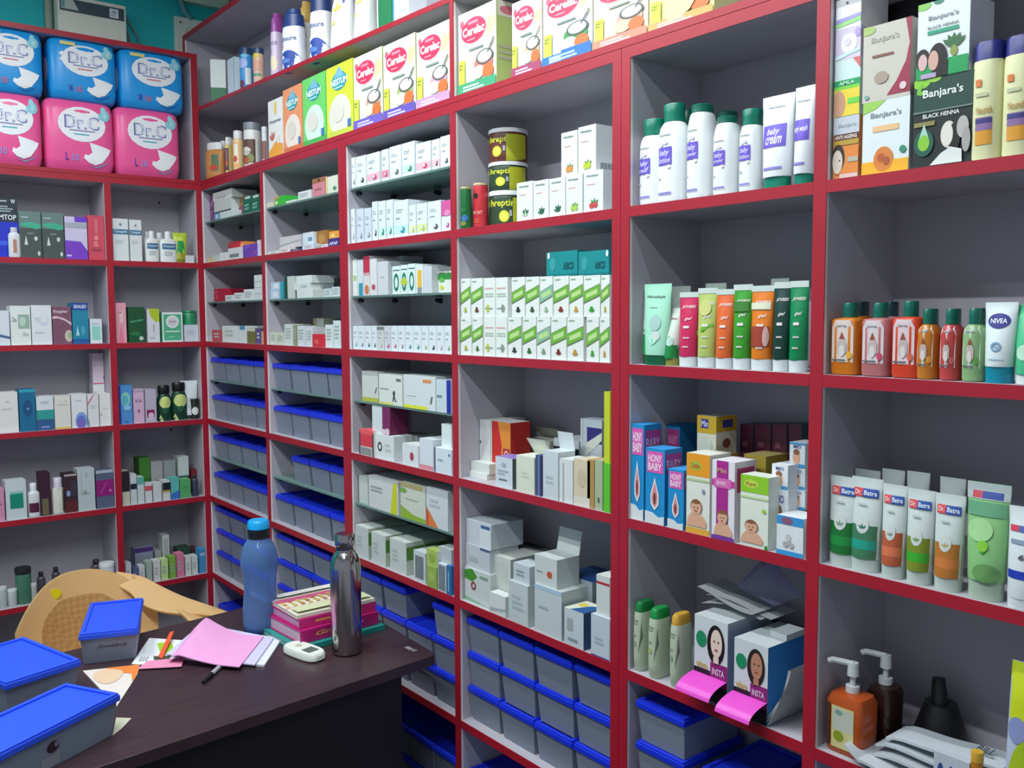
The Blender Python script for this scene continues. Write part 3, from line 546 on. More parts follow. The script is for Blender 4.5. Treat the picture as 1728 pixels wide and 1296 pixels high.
# row 5
shelf('L', Z[5]+.0003, LP(0, 5))
for a in [(27, 52, 957, 'mid green jar with black lid', '4a7d68', '22262a'), (-2, 11, 990, 'tiny white pot at photo edge', 'b9c4c4', 'd6dcdc'), (13, 28, 994, 'tiny pale pot beside the first', 'c3cccc', 'd9dede'), (53, 62, 984, 'tiny grey pot beside green jar', 'b0b8b8', 'c8cecf'), (172, 196, 948, 'white round pot beside post', 'd3dadf', 'e2e7ea')]:
    jar(*a[:6], d=.02, t=.03)
for a in [(63, 76, 965, 'slim dark bottle, left of three'), (88, 101, 957, 'slim dark bottle, middle of three'), (154, 171, 944, 'slim dark bottle, right of three')]:
    sbottle(*a, '4a4650', '2c2a30', d=.05, t=.03)
shelf('L', Z[5]+.0003, LP(1, 5))
k_ = [(212, 222, 950, 'white slip of carton by the post', 'd2d6d8'), (224, 233, 958, 'navy marked white carton', '5a628c'), (235, 245, 955, 'white carton with slanted dark mark', 'd0d4d6'), (247, 257, 948, 'pale green carton in clutter', 'a6b8ac'), (259, 271, 946, 'white carton with brown spot', 'd6d8d6'), (272, 284, 944, 'lime splashed white carton', 'c6dc9a'), (286, 297, 939, 'lime green fronted carton', '7fb24a'), (298, 311, 934, 'rose pink fronted carton', 'd9809c'), (313, 323, 940, 'white carton of middling height', 'd9dcda'), (324, 334, 938, 'white carton with mint edge', 'cfdcd6'), (336, 352, 926, 'blue carton marked VOICE in corner', '3f8cc0')]
for i, a in enumerate(k_): carton(*a, ops=[('t', 'VOICE', .5, .78, .85, .12, 'dfeaf4')] if 'VOICE' in a[3] else [('b', .15, .3, .85, .7, 3, 'aab2b8')], d=.012, dep=.04)
for a in [(228, 259, 924, 'violet topped box in back row', '8a90a4', [('r', 0, .86, 1, 1, '4a2a78')]), (262, 273, 930, 'grey box in back row', 'a3a8a6', ()), (274.5, 286.5, 903, 'tall white striped carton rising behind', 'cfd4d4', [('bar', .15, .1, .85, .9, 'a3aaaa')]), (300, 322, 924, 'dark green box in back row', '2c4a3c', ()), (323, 335, 925, 'dark red box in back row', '5c2a2c', ())]:
    carton(*a[:5], ops=a[5], d=.075, dep=.05)
shelf('L', Z[6]+.0003, LP(1, 6))
for a in [(262, 285, 1065, 'clear polythene packet slumped low left', 'c9c2c6'), (288, 312, 1058, 'clear polythene packet slumped in middle', 'cfc6c4'), (320, 345, 1040, 'clear polythene packet near the corner', 'bdb4b4')]:
    lofted(a[0], a[1], a[2], a[3], 'packet', [('wrapper', a[4], 'film', [(0, .95, .9, 2.2), (.25, 1, 1, 2.5), (.7, .8, .6, 2.2), (1, .55, .12, 2)], [('e', .5, .35, .2, .15, 'd0506a'), ('r', .2, .5, .6, .6, 'e8e4e2')])], t=.05, d=.03, cat='packet')
# ================================================================ right wall: upper cabinet
def CER(band, pic, fc='f0ddc8'):
    return [('e', .88, .8, .2, .3, 'e9e6c8'), ('leaf', .78, .62, .35, 'd8cf9c', (50, 75)), ('e', .42, .75, .35, .165, 'f6e9ec'), ('e', .42, .75, .33, .155, 'd8355c'), ('r', .28, .83, .54, .865, 'ee8fa4'), ('T', 'Cerelac', .42, .75, .58, .11, 'fbf4f6'),
            ('b', .26, .63, .55, .66, 1, 'ef9fb0'), ('e', .12, .86, .05, .05, 'd8607c'), ('b', .3, .50, .75, .545, 1, '8a9a94'), ('e', .68, .30, .24, .14, pic), ('e', .55, .22, .16, .08, fc), ('e', .8, .2, .14, .09, 'd8743c'), ('ring', .72, .38, .22, .09, .82, '556064'), ('e', .72, .385, .18, .07, 'f0efe2'),
            ('p', [(.78, .42), (.95, .58), (.97, .57), (.81, .41)], '556064'), ('r', .04, .13, .2, .42, 'd6e34e'), ('b', .05, .3, .18, .38, 2, '8a9a2a'), ('r', 0, 0, 1, .13, band), ('b', .15, .025, .85, .1, 2, 'd9d2f0')]
def NES(c, c2, pic):
    return [('e', .5, .30, .42, .28, pic), ('r', 0, 0, 1, .09, c2), ('e', .5, .77, .28, .13, '2a9fa8'), ('p', [(.3, .82), (.5, .97), (.7, .82)], '7fb8d8'), ('T', 'NESTUM', .5, .76, .62, .09, 'eef8fa'), ('b', .3, .66, .7, .7, 1, 'b0e0e0'), ('e', .45, .34, .22, .14, 'ded8cc'), ('r', .8, .1, .92, .2, '4a7ac0')]
shelf('R', UZ+.0003, 'wall cabinet lower shelf')
for i, a in enumerate([(353, 374, 241, 'orange and green label'), (381, 394, 232, 'purple and yellow label'), (393.5, 411, 221, 'orange cream label')]):
    u0, u1, vt, ds = a
    lofted(u0, u1, vt, 'white capped supplement bottle with '+ds, 'bottle', [('bottle_body', ['c9884a', 'e0c878', 'e8c890'][i], 'plast', [(0, .93, .93, 2), (.03, 1, 1, 2), (.75, 1, 1, 2), (.80, .8, .8, 2)], [('r', .1, .1, .9, .7, ['c98c50', '5a3a58', 'eeb070'][i]), ('r', .5, .2, .85, .66, ['5f7a5a', '8a5a6a', 'f2e8d8'][i]), ('e', .6, .3, .2, .08, 'c8503a')]),
            ('cap', 'e2e4e2', 'plast', [(.801, .84, .84, 2), (.96, .84, .84, 2), (1, .76, .76, 2)], ())], t=.036, cat='bottle', rot=24)
lofted(374.5, 383, 238, 'yellow brown bottle half hidden behind front bottles', 'bottle', [('bottle_body', 'd8b468', 'plast', [(0, 1, 1, 2), (.78, 1, 1, 2), (.82, .8, .8, 2)], ()), ('cap', 'd8dadc', 'plast', [(.821, .84, .84, 2), (1, .8, .8, 2)], ())], t=.03, d=.05, wk=1.6)
jar(411.5, 441, 208, 'big white tub with brown label and grey lid', 'dcdcd6', '7c8288', [('r', 0, .1, 1, .62, '5e4238'), ('e', .4, .36, .28, .1, 'c8c0b8'), ('e', .65, .2, .2, .1, '7a8a4a'), ('e', .4, .15, .25, .08, 'b05a3a'), ('t', 'Prota', .45, .4, .5, .08, 'f0ece4')], t=.05)
jar(442, 452, 214, 'narrow white tub beside the big tub', 'd2d6d6', 'cfd4d6', [('r', 0, .1, 1, .6, '8a5a52')], t=.03, d=.02)
carton(453, 477, 167, 'white carton with orange splash base', 'ecebe6', [('p', [(0, 0), (1, 0), (1, .2), (.5, .28), (0, .12)], 'f0a83a'), ('t', 'Nutren', .5, .63, .8, .06, '5a6a8c'), ('r', .45, .75, .6, .95, 'f0d060'), ('leaf', .3, .3, .3, 'c8705a', (60, 100, 140)), ('e', .7, .3, .12, .08, 'e8e0d0')], dep=.05)
carton(478, 510, 146, 'orange cereal carton with teal cloud logo', 'ee9868', NES('', 'd8744c', 'efe2d6'), dep=.055)
carton(511, 550, 127, 'green cereal carton with teal cloud logo', '6fd06a', NES('', '4fae54', 'd6efe0'), dep=.055)
carton(551, 596, 107, 'lime yellow cereal carton with teal cloud logo', 'd3e03e', NES('', 'c2d04a', 'dfdccf'), dep=.055)
CW = 'dee2cf'
for u0, u1, vt, band, pic, ds in ((597, 646, 88, '7460c4', 'c8a08c', 'violet base band, left'), (647, 702, 66, '6a58b8', 'a8b070', 'violet base band, right'), (703, 760, 44, 'c89cc8', 'd8a0b8', 'lilac base band and fruit'), (771, 838, 13, '45a878', 'd87a6a', 'green base and strawberry'), (864, 915, -4, 'a8486c', 'd8b890', 'spilling cereal and crimson bowl')):
    carton(u0, u1, vt, 'cream baby cereal carton, '+ds, CW, CER(band, pic), dep=.062, side='b4c878' if u0 in (597, 771, 647) else 'd8c8c0', sops=[('r', .05, .82, .95, 1, 'e0dcc8'), ('e', .5, .9, .36, .05, 'd87888'), ('b', .1, .3, .9, .5, 3, 'b8b89a')])
carton(916.5, 1000, -28, 'baby cereal carton with royal blue base', 'dde3df', CER('3078c8', '3f9a4a', 'd8e0e8')+[('r', .4, 0, 1, .16, '2f74c4'), ('b', .15, .03, .85, .12, 2, 'b8dcf4')], dep=.062)
carton(1002, 1094, -52, 'baby cereal carton with salmon base', 'ecdfc4', CER('d88e74', 'd8a89a', 'e8c8a8'), dep=.062)
carton(1096, 1206, -80, 'baby cereal carton with golden wheat ears', 'e0dc9c', CER('c8a860', 'c8a860', 'e0c070')+[('leaf', .3, .1, .5, 'e8d8a0', (20, 40, 60))], dep=.062)
CT['z'] = None
shelf('R', lambda x: slope(x)+.0012, 'wall cabinet upper shelf')
o = carton(345, 380, 112, 'white carton with green base turned cornerwise', 'eef2ee', [('r', 0, 0, 1, .33, '178048'), ('e', .5, .6, .1, .03, 'b8c8b8')], side='e6eee8', sops=[('r', 0, 0, 1, .33, '127040')], dep=.05, d=.05, rot=-28)
carton(384, 396, 98, 'tall pale blue carton', 'd6e2ec', [('r', .88, 0, 1, 1, '8fd0dc')], dep=.06, d=.02)
jar(396.5, 409, 96, 'blue and white can behind the carton', '3a7cc0', '4a5a78', [('e', .5, .7, .3, .15, 'd8e4ee'), ('r', .2, .05, .8, .3, '8a9cd0')], t=.04, kind='plast', name='can', cat='can', d=.09)
jar(405, 427, 82, 'sky blue milk powder can with dark lid', '3f9ad8', '1e3f66', [('e', .5, .62, .35, .12, 'a8b8e8'), ('e', .65, .85, .3, .1, '70c0e8'), ('r', .72, .1, .98, .5, 'dce4e4'), ('e', .4, .12, .25, .1, '6a3a58')], t=.06, name='can', cat='can', d=.006)
jar(427.5, 446, 82, 'peach milk powder can with dark lid', 'dcb8a4', '2a3f66', [('r', 0, .2, 1, .27, '5a9a78'), ('e', .5, .78, .35, .08, 'd8c040'), ('r', .1, .35, .9, .65, 'd8a088')], t=.06, name='can', cat='can', d=.006)
def ens(u0, u1, vt, ds, capc, b, d=.01, big=False, tx=True):
    lofted(u0, u1, vt, ds, 'bottle', [('bottle_body', b, 'plast', [(0, .93, .93, 2.4), (.03, 1, 1, 2.4), (.3, 1, 1, 2.4), (.38, .9, .9, 2.4), (.56, .96, .96, 2.4), (.70, .92, .92, 2.2)], ([('t', 'Ensure', .48, .5, .74, .075, '5a6a9c'), ('e', .5, .1, .5, .2, '2a4aa0'), ('e', .3, .13, .3, .04, '5a84cc')] if tx else [('e', .6, .2, .28, .12, 'e8dcb8'), ('t', 'ENSUR', .5, .52, .8, .06, '9a8ab0')])),
            ('shrink_cap', capc, 'plast', [(.701, .95, .95, 2.2), (.80, .9, .9, 2), (.9, .86, .86, 2), (.93, .66, .66, 2), (1, .6, .6, 2)], ())], t=.055, d=d, cat='bottle', rot=24)
ens(457, 483, 24, 'pale violet bottle with purple cap', '9a4a9c', 'd9c6e0', tx=False)
ens(480, 513, 17, 'white and navy nutrition bottle, the smaller', '25407c', 'ecf0f4', d=.004)
ens(505, 533, 4, 'cream bottle with gold cap', 'c8a45a', 'f0eee0', tx=False, d=.06)
ens(526, 560, -12, 'white and navy nutrition bottle, the taller', '20386c', 'eef0ee', d=.012)
for u0, u1, vt, ds in ((560, 598, -20, 'white pouch with yellow flowers, left'), (599, 634, -30, 'white pouch with yellow flowers, right')):
    lofted(u0, u1, vt, ds, 'pouch', [('wrapper', 'f4f6f2', 'plast', [(0, .95, .9, 3), (.1, 1, 1, 3), (.7, .98, .7, 3), (1, .96, .06, 4)], [('leaf', .5, .62, .3, 'e8d860', (20, 90, 160)), ('leaf', .3, .4, .22, 'ece08a', (20, 90, 160)), ('r', .8, .7, .9, .8, '4a5a9c')])], t=.05, d=.008, cat='pouch')
carton(520, 553, 62, 'low gold tinted carton in front of bottles', 'e4d49a', [('e', .5, .5, .3, .3, 'f0e8c8')], d=.001, dep=.008) if False else None
carton(636, 661, -40, 'dark green carton touching the frame top', '1c7a4a', [('r', 0, 0, .08, 1, 'dfe8e0')], dep=.05)
carton(662, 690, -46, 'white carton right of the green one', 'e8eef0', [('r', 0, 0, .1, 1, '3a9ab0'), ('e', .6, .2, .15, .05, 'b8c0c8')], dep=.05)

# ================================================================ bay one and two
W0 = 'dde3e3'
def seps(n, c='aab4b4'): return [('b', .12, .25, .88, .8, n, c)]
shelf('R', GL[1]+.0003, 'on glass, '+pl(1, 1))
carton(349, 361, 331, 'plum patterned carton by the panel', '7c4a7c', [('e', .5, .7, .3, .12, 'a06a94'), ('e', .4, .35, .25, .12, '9a5a8c'), ('r', 0, .46, 1, .5, '4a2a50')], d=.03, dep=.08)
carton(362, 393, 357, 'flat white and blue carton at stack bottom', 'd8e4e4', [('r', 0, 0, .3, 1, '5fa0c0'), ('r', .06, .2, .22, .8, 'c8dce4')], d=.02, dep=.1)
carton(361, 390, 336, 'open white carton in middle of stack', 'ccd6d2', [('r', .0, 0, 1, .12, '303a38')], d=.024, dep=.09, on=-1)
carton(359, 391, 322, 'white carton on top of stack', 'dde4e0', [('r', .2, .15, .7, .4, 'b8c4c0')], d=.024, dep=.09, on=-1)
carton(394, 410, 350, 'dusty pink carton near green cartons', '8c4a60', [('e', .5, .4, .3, .25, 'a85a70')], d=.05, dep=.06)
carton(402, 420, 331, 'brown paper bundle resting on pink carton', '9c6a40', [('p', [(.1, .1), (.9, .3), (.9, .5), (.1, .35)], 'b8854c')], d=.055, dep=.06, on=-1, name='paper_bundle', cat='paper')
for i, (u0, u1, vt, on) in enumerate(((410, 423, 330, None), (423.5, 437, 328, None))):
    carton(u0, u1, vt, 'bottle green carton with white lettering', '0f6a54', [('t', 'HIT', .5, .45, .6, .12, 'b8e0d0'), ('t', 'HIT', .5, .25, .6, .12, 'b8e0d0'), ('r', .3, .8, 1, .94, 'c8d8d0')], d=.02, dep=.08)
shelf('R', Z[1]+.0003, 'on board, '+pl(1, 1))
for a in [(346, 359, 436, 'low cream carton by the side panel', 'd8c890'), (360, 371, 430, 'low pale carton, slightly tilted', 'c8d0cc'), (372, 384, 426, 'low white carton', 'd4dad8')]: carton(*a, d=.014, dep=.06, rot=random.uniform(-6, 6))
carton(385, 408, 418, 'white carton below the red and orange ones', 'd9dcdd', [('r', .1, .2, .8, .5, '7a8484')], dep=.07)
carton(385, 401, 408, 'flat red carton on the white one', 'b8243c', on=-1, d=.02, dep=.07)
carton(401.5, 414, 408, 'flat orange carton', 'e8904a', [('r', .1, .3, .8, .5, 'f4c890')], on=-2, d=.03, dep=.05)
carton(410, 433, 412, 'purple carton with magenta streaks', '6a3fae', [('p', [(.5, .1), (1, .3), (1, .5)], 'b04a9c'), ('p', [(0, .6), (.6, .9), (.3, .95)], '8a60d0')], d=.008, dep=.018)
carton(434, 438.5, 405, 'slim white carton against the post', 'd8d8e0', dep=.05)
shelf('R', GL[2]+.0003, 'on glass, '+pl(1, 2))
carton(361, 379, 487, 'crimson carton with faint squares', 'b01c3c', [('r', .15, .2, .4, .5, 'c84a60'), ('r', .1, .6, .4, .85, 'c04058')], dep=.05, d=.02)
carton(380, 394, 498, 'white carton, lowest step', 'dcdedb', seps(2), dep=.06)
carton(395, 411, 494, 'white carton, second step', W0, seps(2), dep=.06)
carton(411.5, 428, 488, 'white carton, third step', W0, seps(3), dep=.06)
carton(429, 442, 464, 'tall white carton stack end', 'd3dcda', [('r', 0, .48, 1, .5, 'b0b8b8'), ('r', 0, .24, 1, .26, 'b0b8b8'), ('r', 0, .73, 1, .75, 'b0b8b8')], dep=.06)
carton(386, 412, 487, 'dark red carton behind the steps', '8c1c30', d=.09, dep=.05)
shelf('R', Z[2]+.0003, 'on board, '+pl(1, 2))
for a in [(350, 357, 568, 'small pale carton by side panel', 'c9cdd0'), (358, 374, 557, 'rosy red carton', 'c04a54'), (375, 399, 550, 'large white carton', 'dbe0dc'), (400, 416, 550, 'white carton with blue corner', 'd5dbdb'), (417, 431, 554, 'olive brown carton', '6f6a3c'), (432, 440, 555, 'violet carton', '5c4a84'), (441, 446, 559, 'slim orange carton by post', 'd8a060')]:
    carton(*a, ops=[('r', .3, .78, .85, 1, '4a84ac')] if 'blue corner' in a[3] else [('r', 0, .8, 1, 1, 'c8c8b8')] if 'olive' in a[3] else [('b', .2, .3, .8, .8, 2, 'b8c0c0')], dep=.06)
# bay two
shelf('R', GL[1]+.0003, 'on glass, '+pl(2, 1))
carton(448, 462, 342, 'small cream box by the side panel', 'd2d2c0', dep=.05)
carton(463, 481, 331, 'acid green carton with orange corner', '35b83a', [('p', [(0, 1), (.6, 1), (0, .5)], 'c89a5a'), ('e', .2, .3, .15, .2, 'e0e4b0')], dep=.05)
carton(482, 500, 338, 'low white box beside green', 'd5dad6', dep=.07)
carton(503, 525, 322, 'white box left of the pink one', 'd8dedb', seps(2), dep=.06)
carton(527, 549, 300, 'pink carton with brown bow top', 'cf8490', [('r', 0, .74, 1, 1, '9c6a48'), ('p', [(.4, .78), (.5, 1), (.65, .82)], '4a2a20'), ('b', .2, .3, .8, .45, 2, 'b0707c')], dep=.06)
carton(550, 570, 297, 'white and lemon carton by post', 'd9dccb', [('r', 0, 0, .15, 1, 'd8cc80'), ('e', .75, .25, .15, .12, '4a8a6a')], dep=.06)
shelf('R', Z[1]+.0003, 'on board, '+pl(2, 1))
for a in [(448, 470, 424, 'flat white carton with green edge', 'd3dcd2', None), (471, 489, 418, 'flat carton with pink print', 'dcd0d2', None), (490, 509, 420, 'flat carton with navy end', '3a4468', None), (510, 530, 412, 'grey white flat carton', 'c8d0d8', None), (531, 541, 414, 'small grey carton', 'b0b0ac', None), (542, 553, 412, 'small white carton', 'd8d8dc', None), (554, 572, 402, 'navy violet carton with white letters', '3a2f7c', None)]:
    carton(*a[:5], ops=[('t', 'APAP', .5, .4, .8, .4, 'd8d8ea')] if 'letters' in a[3] else [('b', .2, .3, .8, .7, 2, 'c0a8b0')], dep=.075)
carton(472, 508, 398, 'grey white bundle laid over cartons', 'c9c7c8', [('p', [(0, .2), (1, .5), (1, .6), (0, .35)], 'a8a8ac')], on=1, d=.03, dep=.03)
carton(511, 529, 392, 'white carton with blue strip, upper layer', 'd4dde4', [('r', .5, .3, .9, .6, '6f94b8')], on=3, d=.03, dep=.06)
carton(534, 553, 389, 'brown cardboard carton, upper layer', 'a0703c', [('e', .5, .5, .3, .3, 'b8884a')], on=4, d=.035, dep=.06)
carton(555, 572, 390, 'bright orange carton, upper layer', 'eaa040', [('p', [(.1, .2), (.4, .8), (.7, .2)], 'f2d080')], on=6, d=.02, dep=.06)
shelf('R', GL[2]+.0003, 'on glass, '+pl(2, 2))
carton(456, 471, 490, 'white and blue carton, lower of two', 'b8cce4', [('r', .3, .2, .9, .8, 'e0e4e8')], dep=.06)
carton(457, 472, 476, 'white and blue carton, upper of two', 'b4c8e0', [('r', .3, .2, .9, .8, 'e4e8ea')], dep=.055, on=-1, d=.014)
carton(473, 478, 475, 'slim turquoise carton', '35a0b0', dep=.06)
carton(480, 484, 468, 'slim dark green carton', '1c4a3c', dep=.06)
carton(485, 497, 466, 'tall off white carton', 'c6cfc8', dep=.06)
carton(499, 528, 489, 'broad white carton at stack bottom', 'd8dfdb', [('r', 0, 0, .06, 1, '1c3c30')], dep=.08)
carton(497, 524, 478, 'broad white carton in stack middle', 'd2dcd6', [('b', .4, .3, .9, .7, 2, 'a8b4b0')], on=-1, dep=.08, d=.013)
carton(500, 526, 465, 'broad white carton topping the stack', 'dbe1dd', on=-1, dep=.08, d=.014)
carton(529, 545, 468, 'grey white carton set back', 'b4bcc4', d=.05, dep=.06)
carton(552, 573, 470, 'black carton behind the low white pair', '10141c', d=.085, dep=.05)
for u0, u1, vt, ds in ((547, 559, 487, 'left'), (560, 573, 484, 'right')): carton(u0, u1, vt, 'low white ribbed carton, %s of pair' % ds, 'cfdcdc', [('b', .1, .2, .9, .9, 3, '9fb4b4')], dep=.06)
shelf('R', Z[2]+.0003, 'on board, '+pl(2, 2))
for u0, u1, vt, c, ds in ((454, 466, 561, 'd2d6c4', 'cream printed carton'), (467, 479, 563, 'ccd2c2', 'cream printed carton'), (480, 494, 547, 'd0d6d2', 'white carton with black square'), (495, 501, 549, '8f9470', 'slim olive carton'), (502, 515, 550, 'd2d6dc', 'white lilac carton'), (516, 528, 552, 'd0d6da', 'white bluish carton'), (549, 562, 548, 'd8e0de', 'white carton left of the tall one'), (562.5, 575, 541, 'cfdede', 'tall white carton by post')):
    carton(u0, u1, vt, ds, c, [('b', .15, .3, .85, .85, 4, 'a8b4ac')], dep=.06)
carton(527, 546, 564, 'scarlet carton', 'cc2a38', [('e', .4, .4, .2, .2, 'e05a60')], d=.006, dep=.02)
carton(529, 547, 537, 'grey brown carton standing behind scarlet', '8e9288', [('r', 0, .5, .3, 1, '7a6a48')], d=.05, dep=.06)
carton(549, 573, 585, 'x', 'ffffff') if False else None
# ================================================================ bay three
def orth(c, m='8a949a', bandc=None):
    o = [('b', .15, .66, .75, .78, 2, 'b4bcc0'), ('e', .62, .2, .17, .085, m), ('e', .55, .23, .09, .05, 'd0d6d8'), ('b', .15, .5, .6, .56, 1, 'a8b2b6')]
    if bandc: o = [('r', .02, .12, 1, .34, bandc)]+o
    return o
shelf('R', GL[1]+.0003, 'on glass, '+pl(3, 1))
for u0, u1, vt, m, bc in ((585, 600, 267, '6a7480', None), (601, 618, 263, '3a4a4e', None), (619, 641, 258, 'c05a80', 'eab4c8'), (644, 656, 252, 'b04a6a', 'e88fa8'), (657.5, 677, 246, '5a6264', None), (678, 700, 240, '1f8a60', 'c8ecdc'), (702, 727, 240, 'd0406a', 'f0b8c4'), (729, 742, 235, '8a3a50', 'e8c4c8'), (743, 760, 229, '4a545a', None)):
    nm = {None: 'white orthopaedic carton with grey emblem', 'eab4c8': 'white orthopaedic carton with broad pink band', 'e88fa8': 'slim white orthopaedic carton with rose band', 'c8ecdc': 'white orthopaedic carton with green emblem', 'f0b8c4': 'widest white orthopaedic carton with red pink emblem', 'e8c4c8': 'slim white orthopaedic carton with maroon emblem'}[bc]
    carton(u0, u1, vt, nm.replace('orthopaedic ', 'medicine '), 'dfe7ea', orth('', m, bc), d=.016, dep=.07)
shelf('R', Z[1]+.0003, 'on board, '+pl(3, 1))
for u0, u1, vt, m, bc, ds in ((587, 599, 353, '8a94a0', None, 'pale carton leaning at the post'), (602, 614, 352, '8a94a0', None, 'bluish white carton'), (615, 627, 351, '8a94a0', None, 'bluish white carton'), (628, 637.5, 340, '303c44', None, 'tall white carton with dark side mark'), (638.5, 651, 339, '1f8a6c', 'c8ece2', 'tall mint carton with green emblem'), (652, 663.5, 337, '1f8a6c', 'c8ece2', 'tall mint carton with green emblem'), (664.5, 689, 338, '2a9a9c', 'c0ecec', 'wide pale carton with turquoise emblem'), (690, 702, 346, 'b0c070', 'dde8b8', 'carton with lime emblem, narrower'), (703, 721, 343, 'a8c050', 'd2e0a0', 'carton with lime emblem, wider'), (722, 744, 339, '4a5054', None, 'white carton with grey emblem'), (745, 762, 338, 'c04a90', None, 'carton with magenta top')):
    carton(u0, u1, vt, ds, 'd9e3e6' if 'blu' not in ds else 'cdd7e2', orth('', m, bc)+([('r', 0, .52, 1, 1, 'cf5a9c'), ('e', .6, .6, .3, .1, 'e08ab8')] if 'magenta' in ds else []), d=.012, dep=.07)
carton(603, 618, 345, 'thin violet carton behind', '9a8fc0', d=.09, dep=.03); carton(618, 630, 342, 'thin teal carton behind', '5aa8a0', d=.09, dep=.03)
shelf('R', GL[2]+.0003, 'on glass, '+pl(3, 2))
D_ = [(592, 603, 438, 'white carton with lime mark by the panel', 'dde4dd', [('r', .15, .42, .8, .56, 'a8c478')]), (603.5, 613, 438, 'white carton with teal base', 'cfdbe0', [('r', .2, 0, .9, .35, '2f94ac')]), (613.5, 624, 432, 'carton with red top block', 'd8d4d0', [('r', 0, .58, 1, 1, 'c0304a'), ('r', 0, .52, 1, .57, 'e0a0a0'), ('e', .5, .15, .35, .12, 'c87a50')]), (624.5, 636, 436, 'white carton with crimson emblem', 'd9dcdc', [('e', .5, .22, .28, .08, 'c0486a')]), (637, 655, 441, 'plain grey white carton', 'cdd1d6', [('b', .3, .5, .7, .56, 1, 'b0b8b8')]), (714.5, 729, 449, 'grey white carton at row end', 'c9cfd4', ())]
for a in D_: carton(*a[:5], ops=a[5], d=.014, dep=.07)
for u0, u1, vt, c2 in ((662, 675.5, 449, None), (676, 688, 447, 'b8c83a'), (688.5, 701, 445, None)):
    carton(u0, u1, vt, 'white carton with green hoop figure'+(' and yellow patch' if c2 else ''), 'd9ece8', [('ring', .5, .42, .34, .32, .6, '1a7a5c'), ('b', .1, .82, .95, .88, 1, '4a6a70')]+([('e', .5, .42, .45, .13, c2)] if c2 else []), d=.012, dep=.07)
carton(701.5, 714, 446, 'white carton with amber stripe', 'd9e2e0', [('r', .25, .2, .8, .8, 'e8b83a'), ('r', .25, 0, .8, .2, '8a9496')], d=.012, dep=.07)
carton(655, 681, 433, 'tall grey white carton standing behind', 'c0c8ce', d=.085, dep=.06)
carton(739, 762, 458, 'white carton with leafy green top by post', 'dde2d8', [('r', 0, .62, 1, .92, '2f8a3a'), ('t', 'BEN D', .5, .93, .8, .1, '2a3a30'), ('e', .3, .25, .14, .1, 'c8d040'), ('e', .3, .6, .2, .1, '5ab84a')], d=.03, dep=.07)
shelf('R', Z[2]+.0003, 'on board, '+pl(3, 2))
us = [593.5, 605, 616, 627, 636.5, 648.5, 660, 672, 684, 697.5, 711.5, 723.5, 737, 750, 762.5]; cs = ['6a9cc0', '7a88a8', '2a6a68', '2a5a60', 'b0b8b0', 'b84a68', 'c84a6c', '9a8a90', '2a9aa0', '1f9a90', 'b0b85a', '2a3038', 'b8a0a8', '7ab06a']
for i, c in enumerate(cs):
    carton(us[i], us[i+1]-.4, 550, 'short white medicine carton', 'c9cdc9' if i == 4 else ('cbccd2' if i == 5 else 'd8e2e6'), orth('', c)+([('r', .0, .86, 1, .97, '7a8080')] if i == 4 else []), d=.012, dep=.07)
shelf('R', GL[3]+.0003, 'on glass, '+pl(3, 3))
carton(611, 638, 627, 'cream carton with yellow green base, left end', 'cfd3cc', [('r', 0, 0, 1, .14, 'b8b84a'), ('p', [(.8, .3), (.86, .3), (.95, .5), (.9, .5)], '5a6a6a')], d=.02, dep=.09)
carton(639.5, 679, 632, 'cream carton with black standing figure', 'd8dfd6', [('p', [(.58, .12), (.62, .3), (.6, .42), (.66, .5), (.7, .4), (.68, .28), (.76, .12), (.7, .12), (.66, .24), (.62, .12)], '2a3434'), ('b', .05, .48, .55, .54, 1, '8a9890'), ('r', .75, .8, .95, .88, '6a746c'), ('r', 0, 0, .6, .08, 'd8d87a')], d=.014, dep=.09)
carton(681, 735, 634, 'cream carton with orange printed corner', 'd3dcdb', [('r', .62, .8, .88, .9, 'd8905a'), ('r', 0, 0, .75, .1, 'dfe03a'), ('b', .1, .36, .55, .4, 1, 'c0cabc'), ('p', [(.84, .2), (.88, .2), (.92, .42), (.88, .42)], '5a6a6a')], d=.012, dep=.09)
carton(736, 761, 641, 'pale carton with royal blue end', 'c6d4da', [('r', .72, 0, 1, 1, '2a2f9c'), ('r', .05, .45, .4, .52, '7a8c94')], d=.012, dep=.09)
shelf('R', Z[3]+.0003, 'on board, '+pl(3, 3))
mb_c = carton(606, 631, 726, 'red topped white carton by the side panel', 'd6d3d0', [('r', .0, .36, 1, 1, 'd8404c'), ('r', 0, .82, 1, 1, 'e85a60'), ('r', 0, 0, .1, .9, '5a4a50'), ('r', .9, 0, 1, .9, '5a4a50'), ('bar', .16, .02, .84, .32, '8a8a8c')], d=.004, dep=.045, top='e86068')
carton(632, 665, 734, 'white carton with round grey emblem', 'd6dedc', [('ring', .28, .48, .12, .2, .55, '4a4450'), ('b', .55, .3, .9, .7, 2, 'c0c8c6')], d=.01, dep=.055)
carton(628, 658, 686, 'white and plum carton on the emblem carton', 'd3dede', [('r', .58, 0, 1, 1, '7c2a5c'), ('e', .66, .1, .12, .1, 'e0c8d4'), ('e', .86, .12, .12, .12, 'e0c8d4')], side='6a2048', on=-1, d=.014, dep=.055)
carton(666, 677, 735, 'slim pale carton', 'c9d2d2', d=.072, dep=.05)
carton(679, 706, 750, 'low white carton with crimson emblem', 'd8dfe0', [('e', .6, .45, .12, .2, 'a83a5a')], d=.006, dep=.06)
carton(708, 731, 741, 'white carton with pink foot', 'd5dde2', [('r', 0, 0, 1, .14, 'd88a94')], d=.006, dep=.07)
carton(733, 762, 757, 'white carton with navy left edge', 'd3dfe6', [('r', 0, 0, .06, 1, '2f3c68'), ('e', .88, .78, .05, .06, '4a6a8c'), ('b', .2, .45, .6, .6, 1, '9cb0bc')], d=.004, dep=.06)
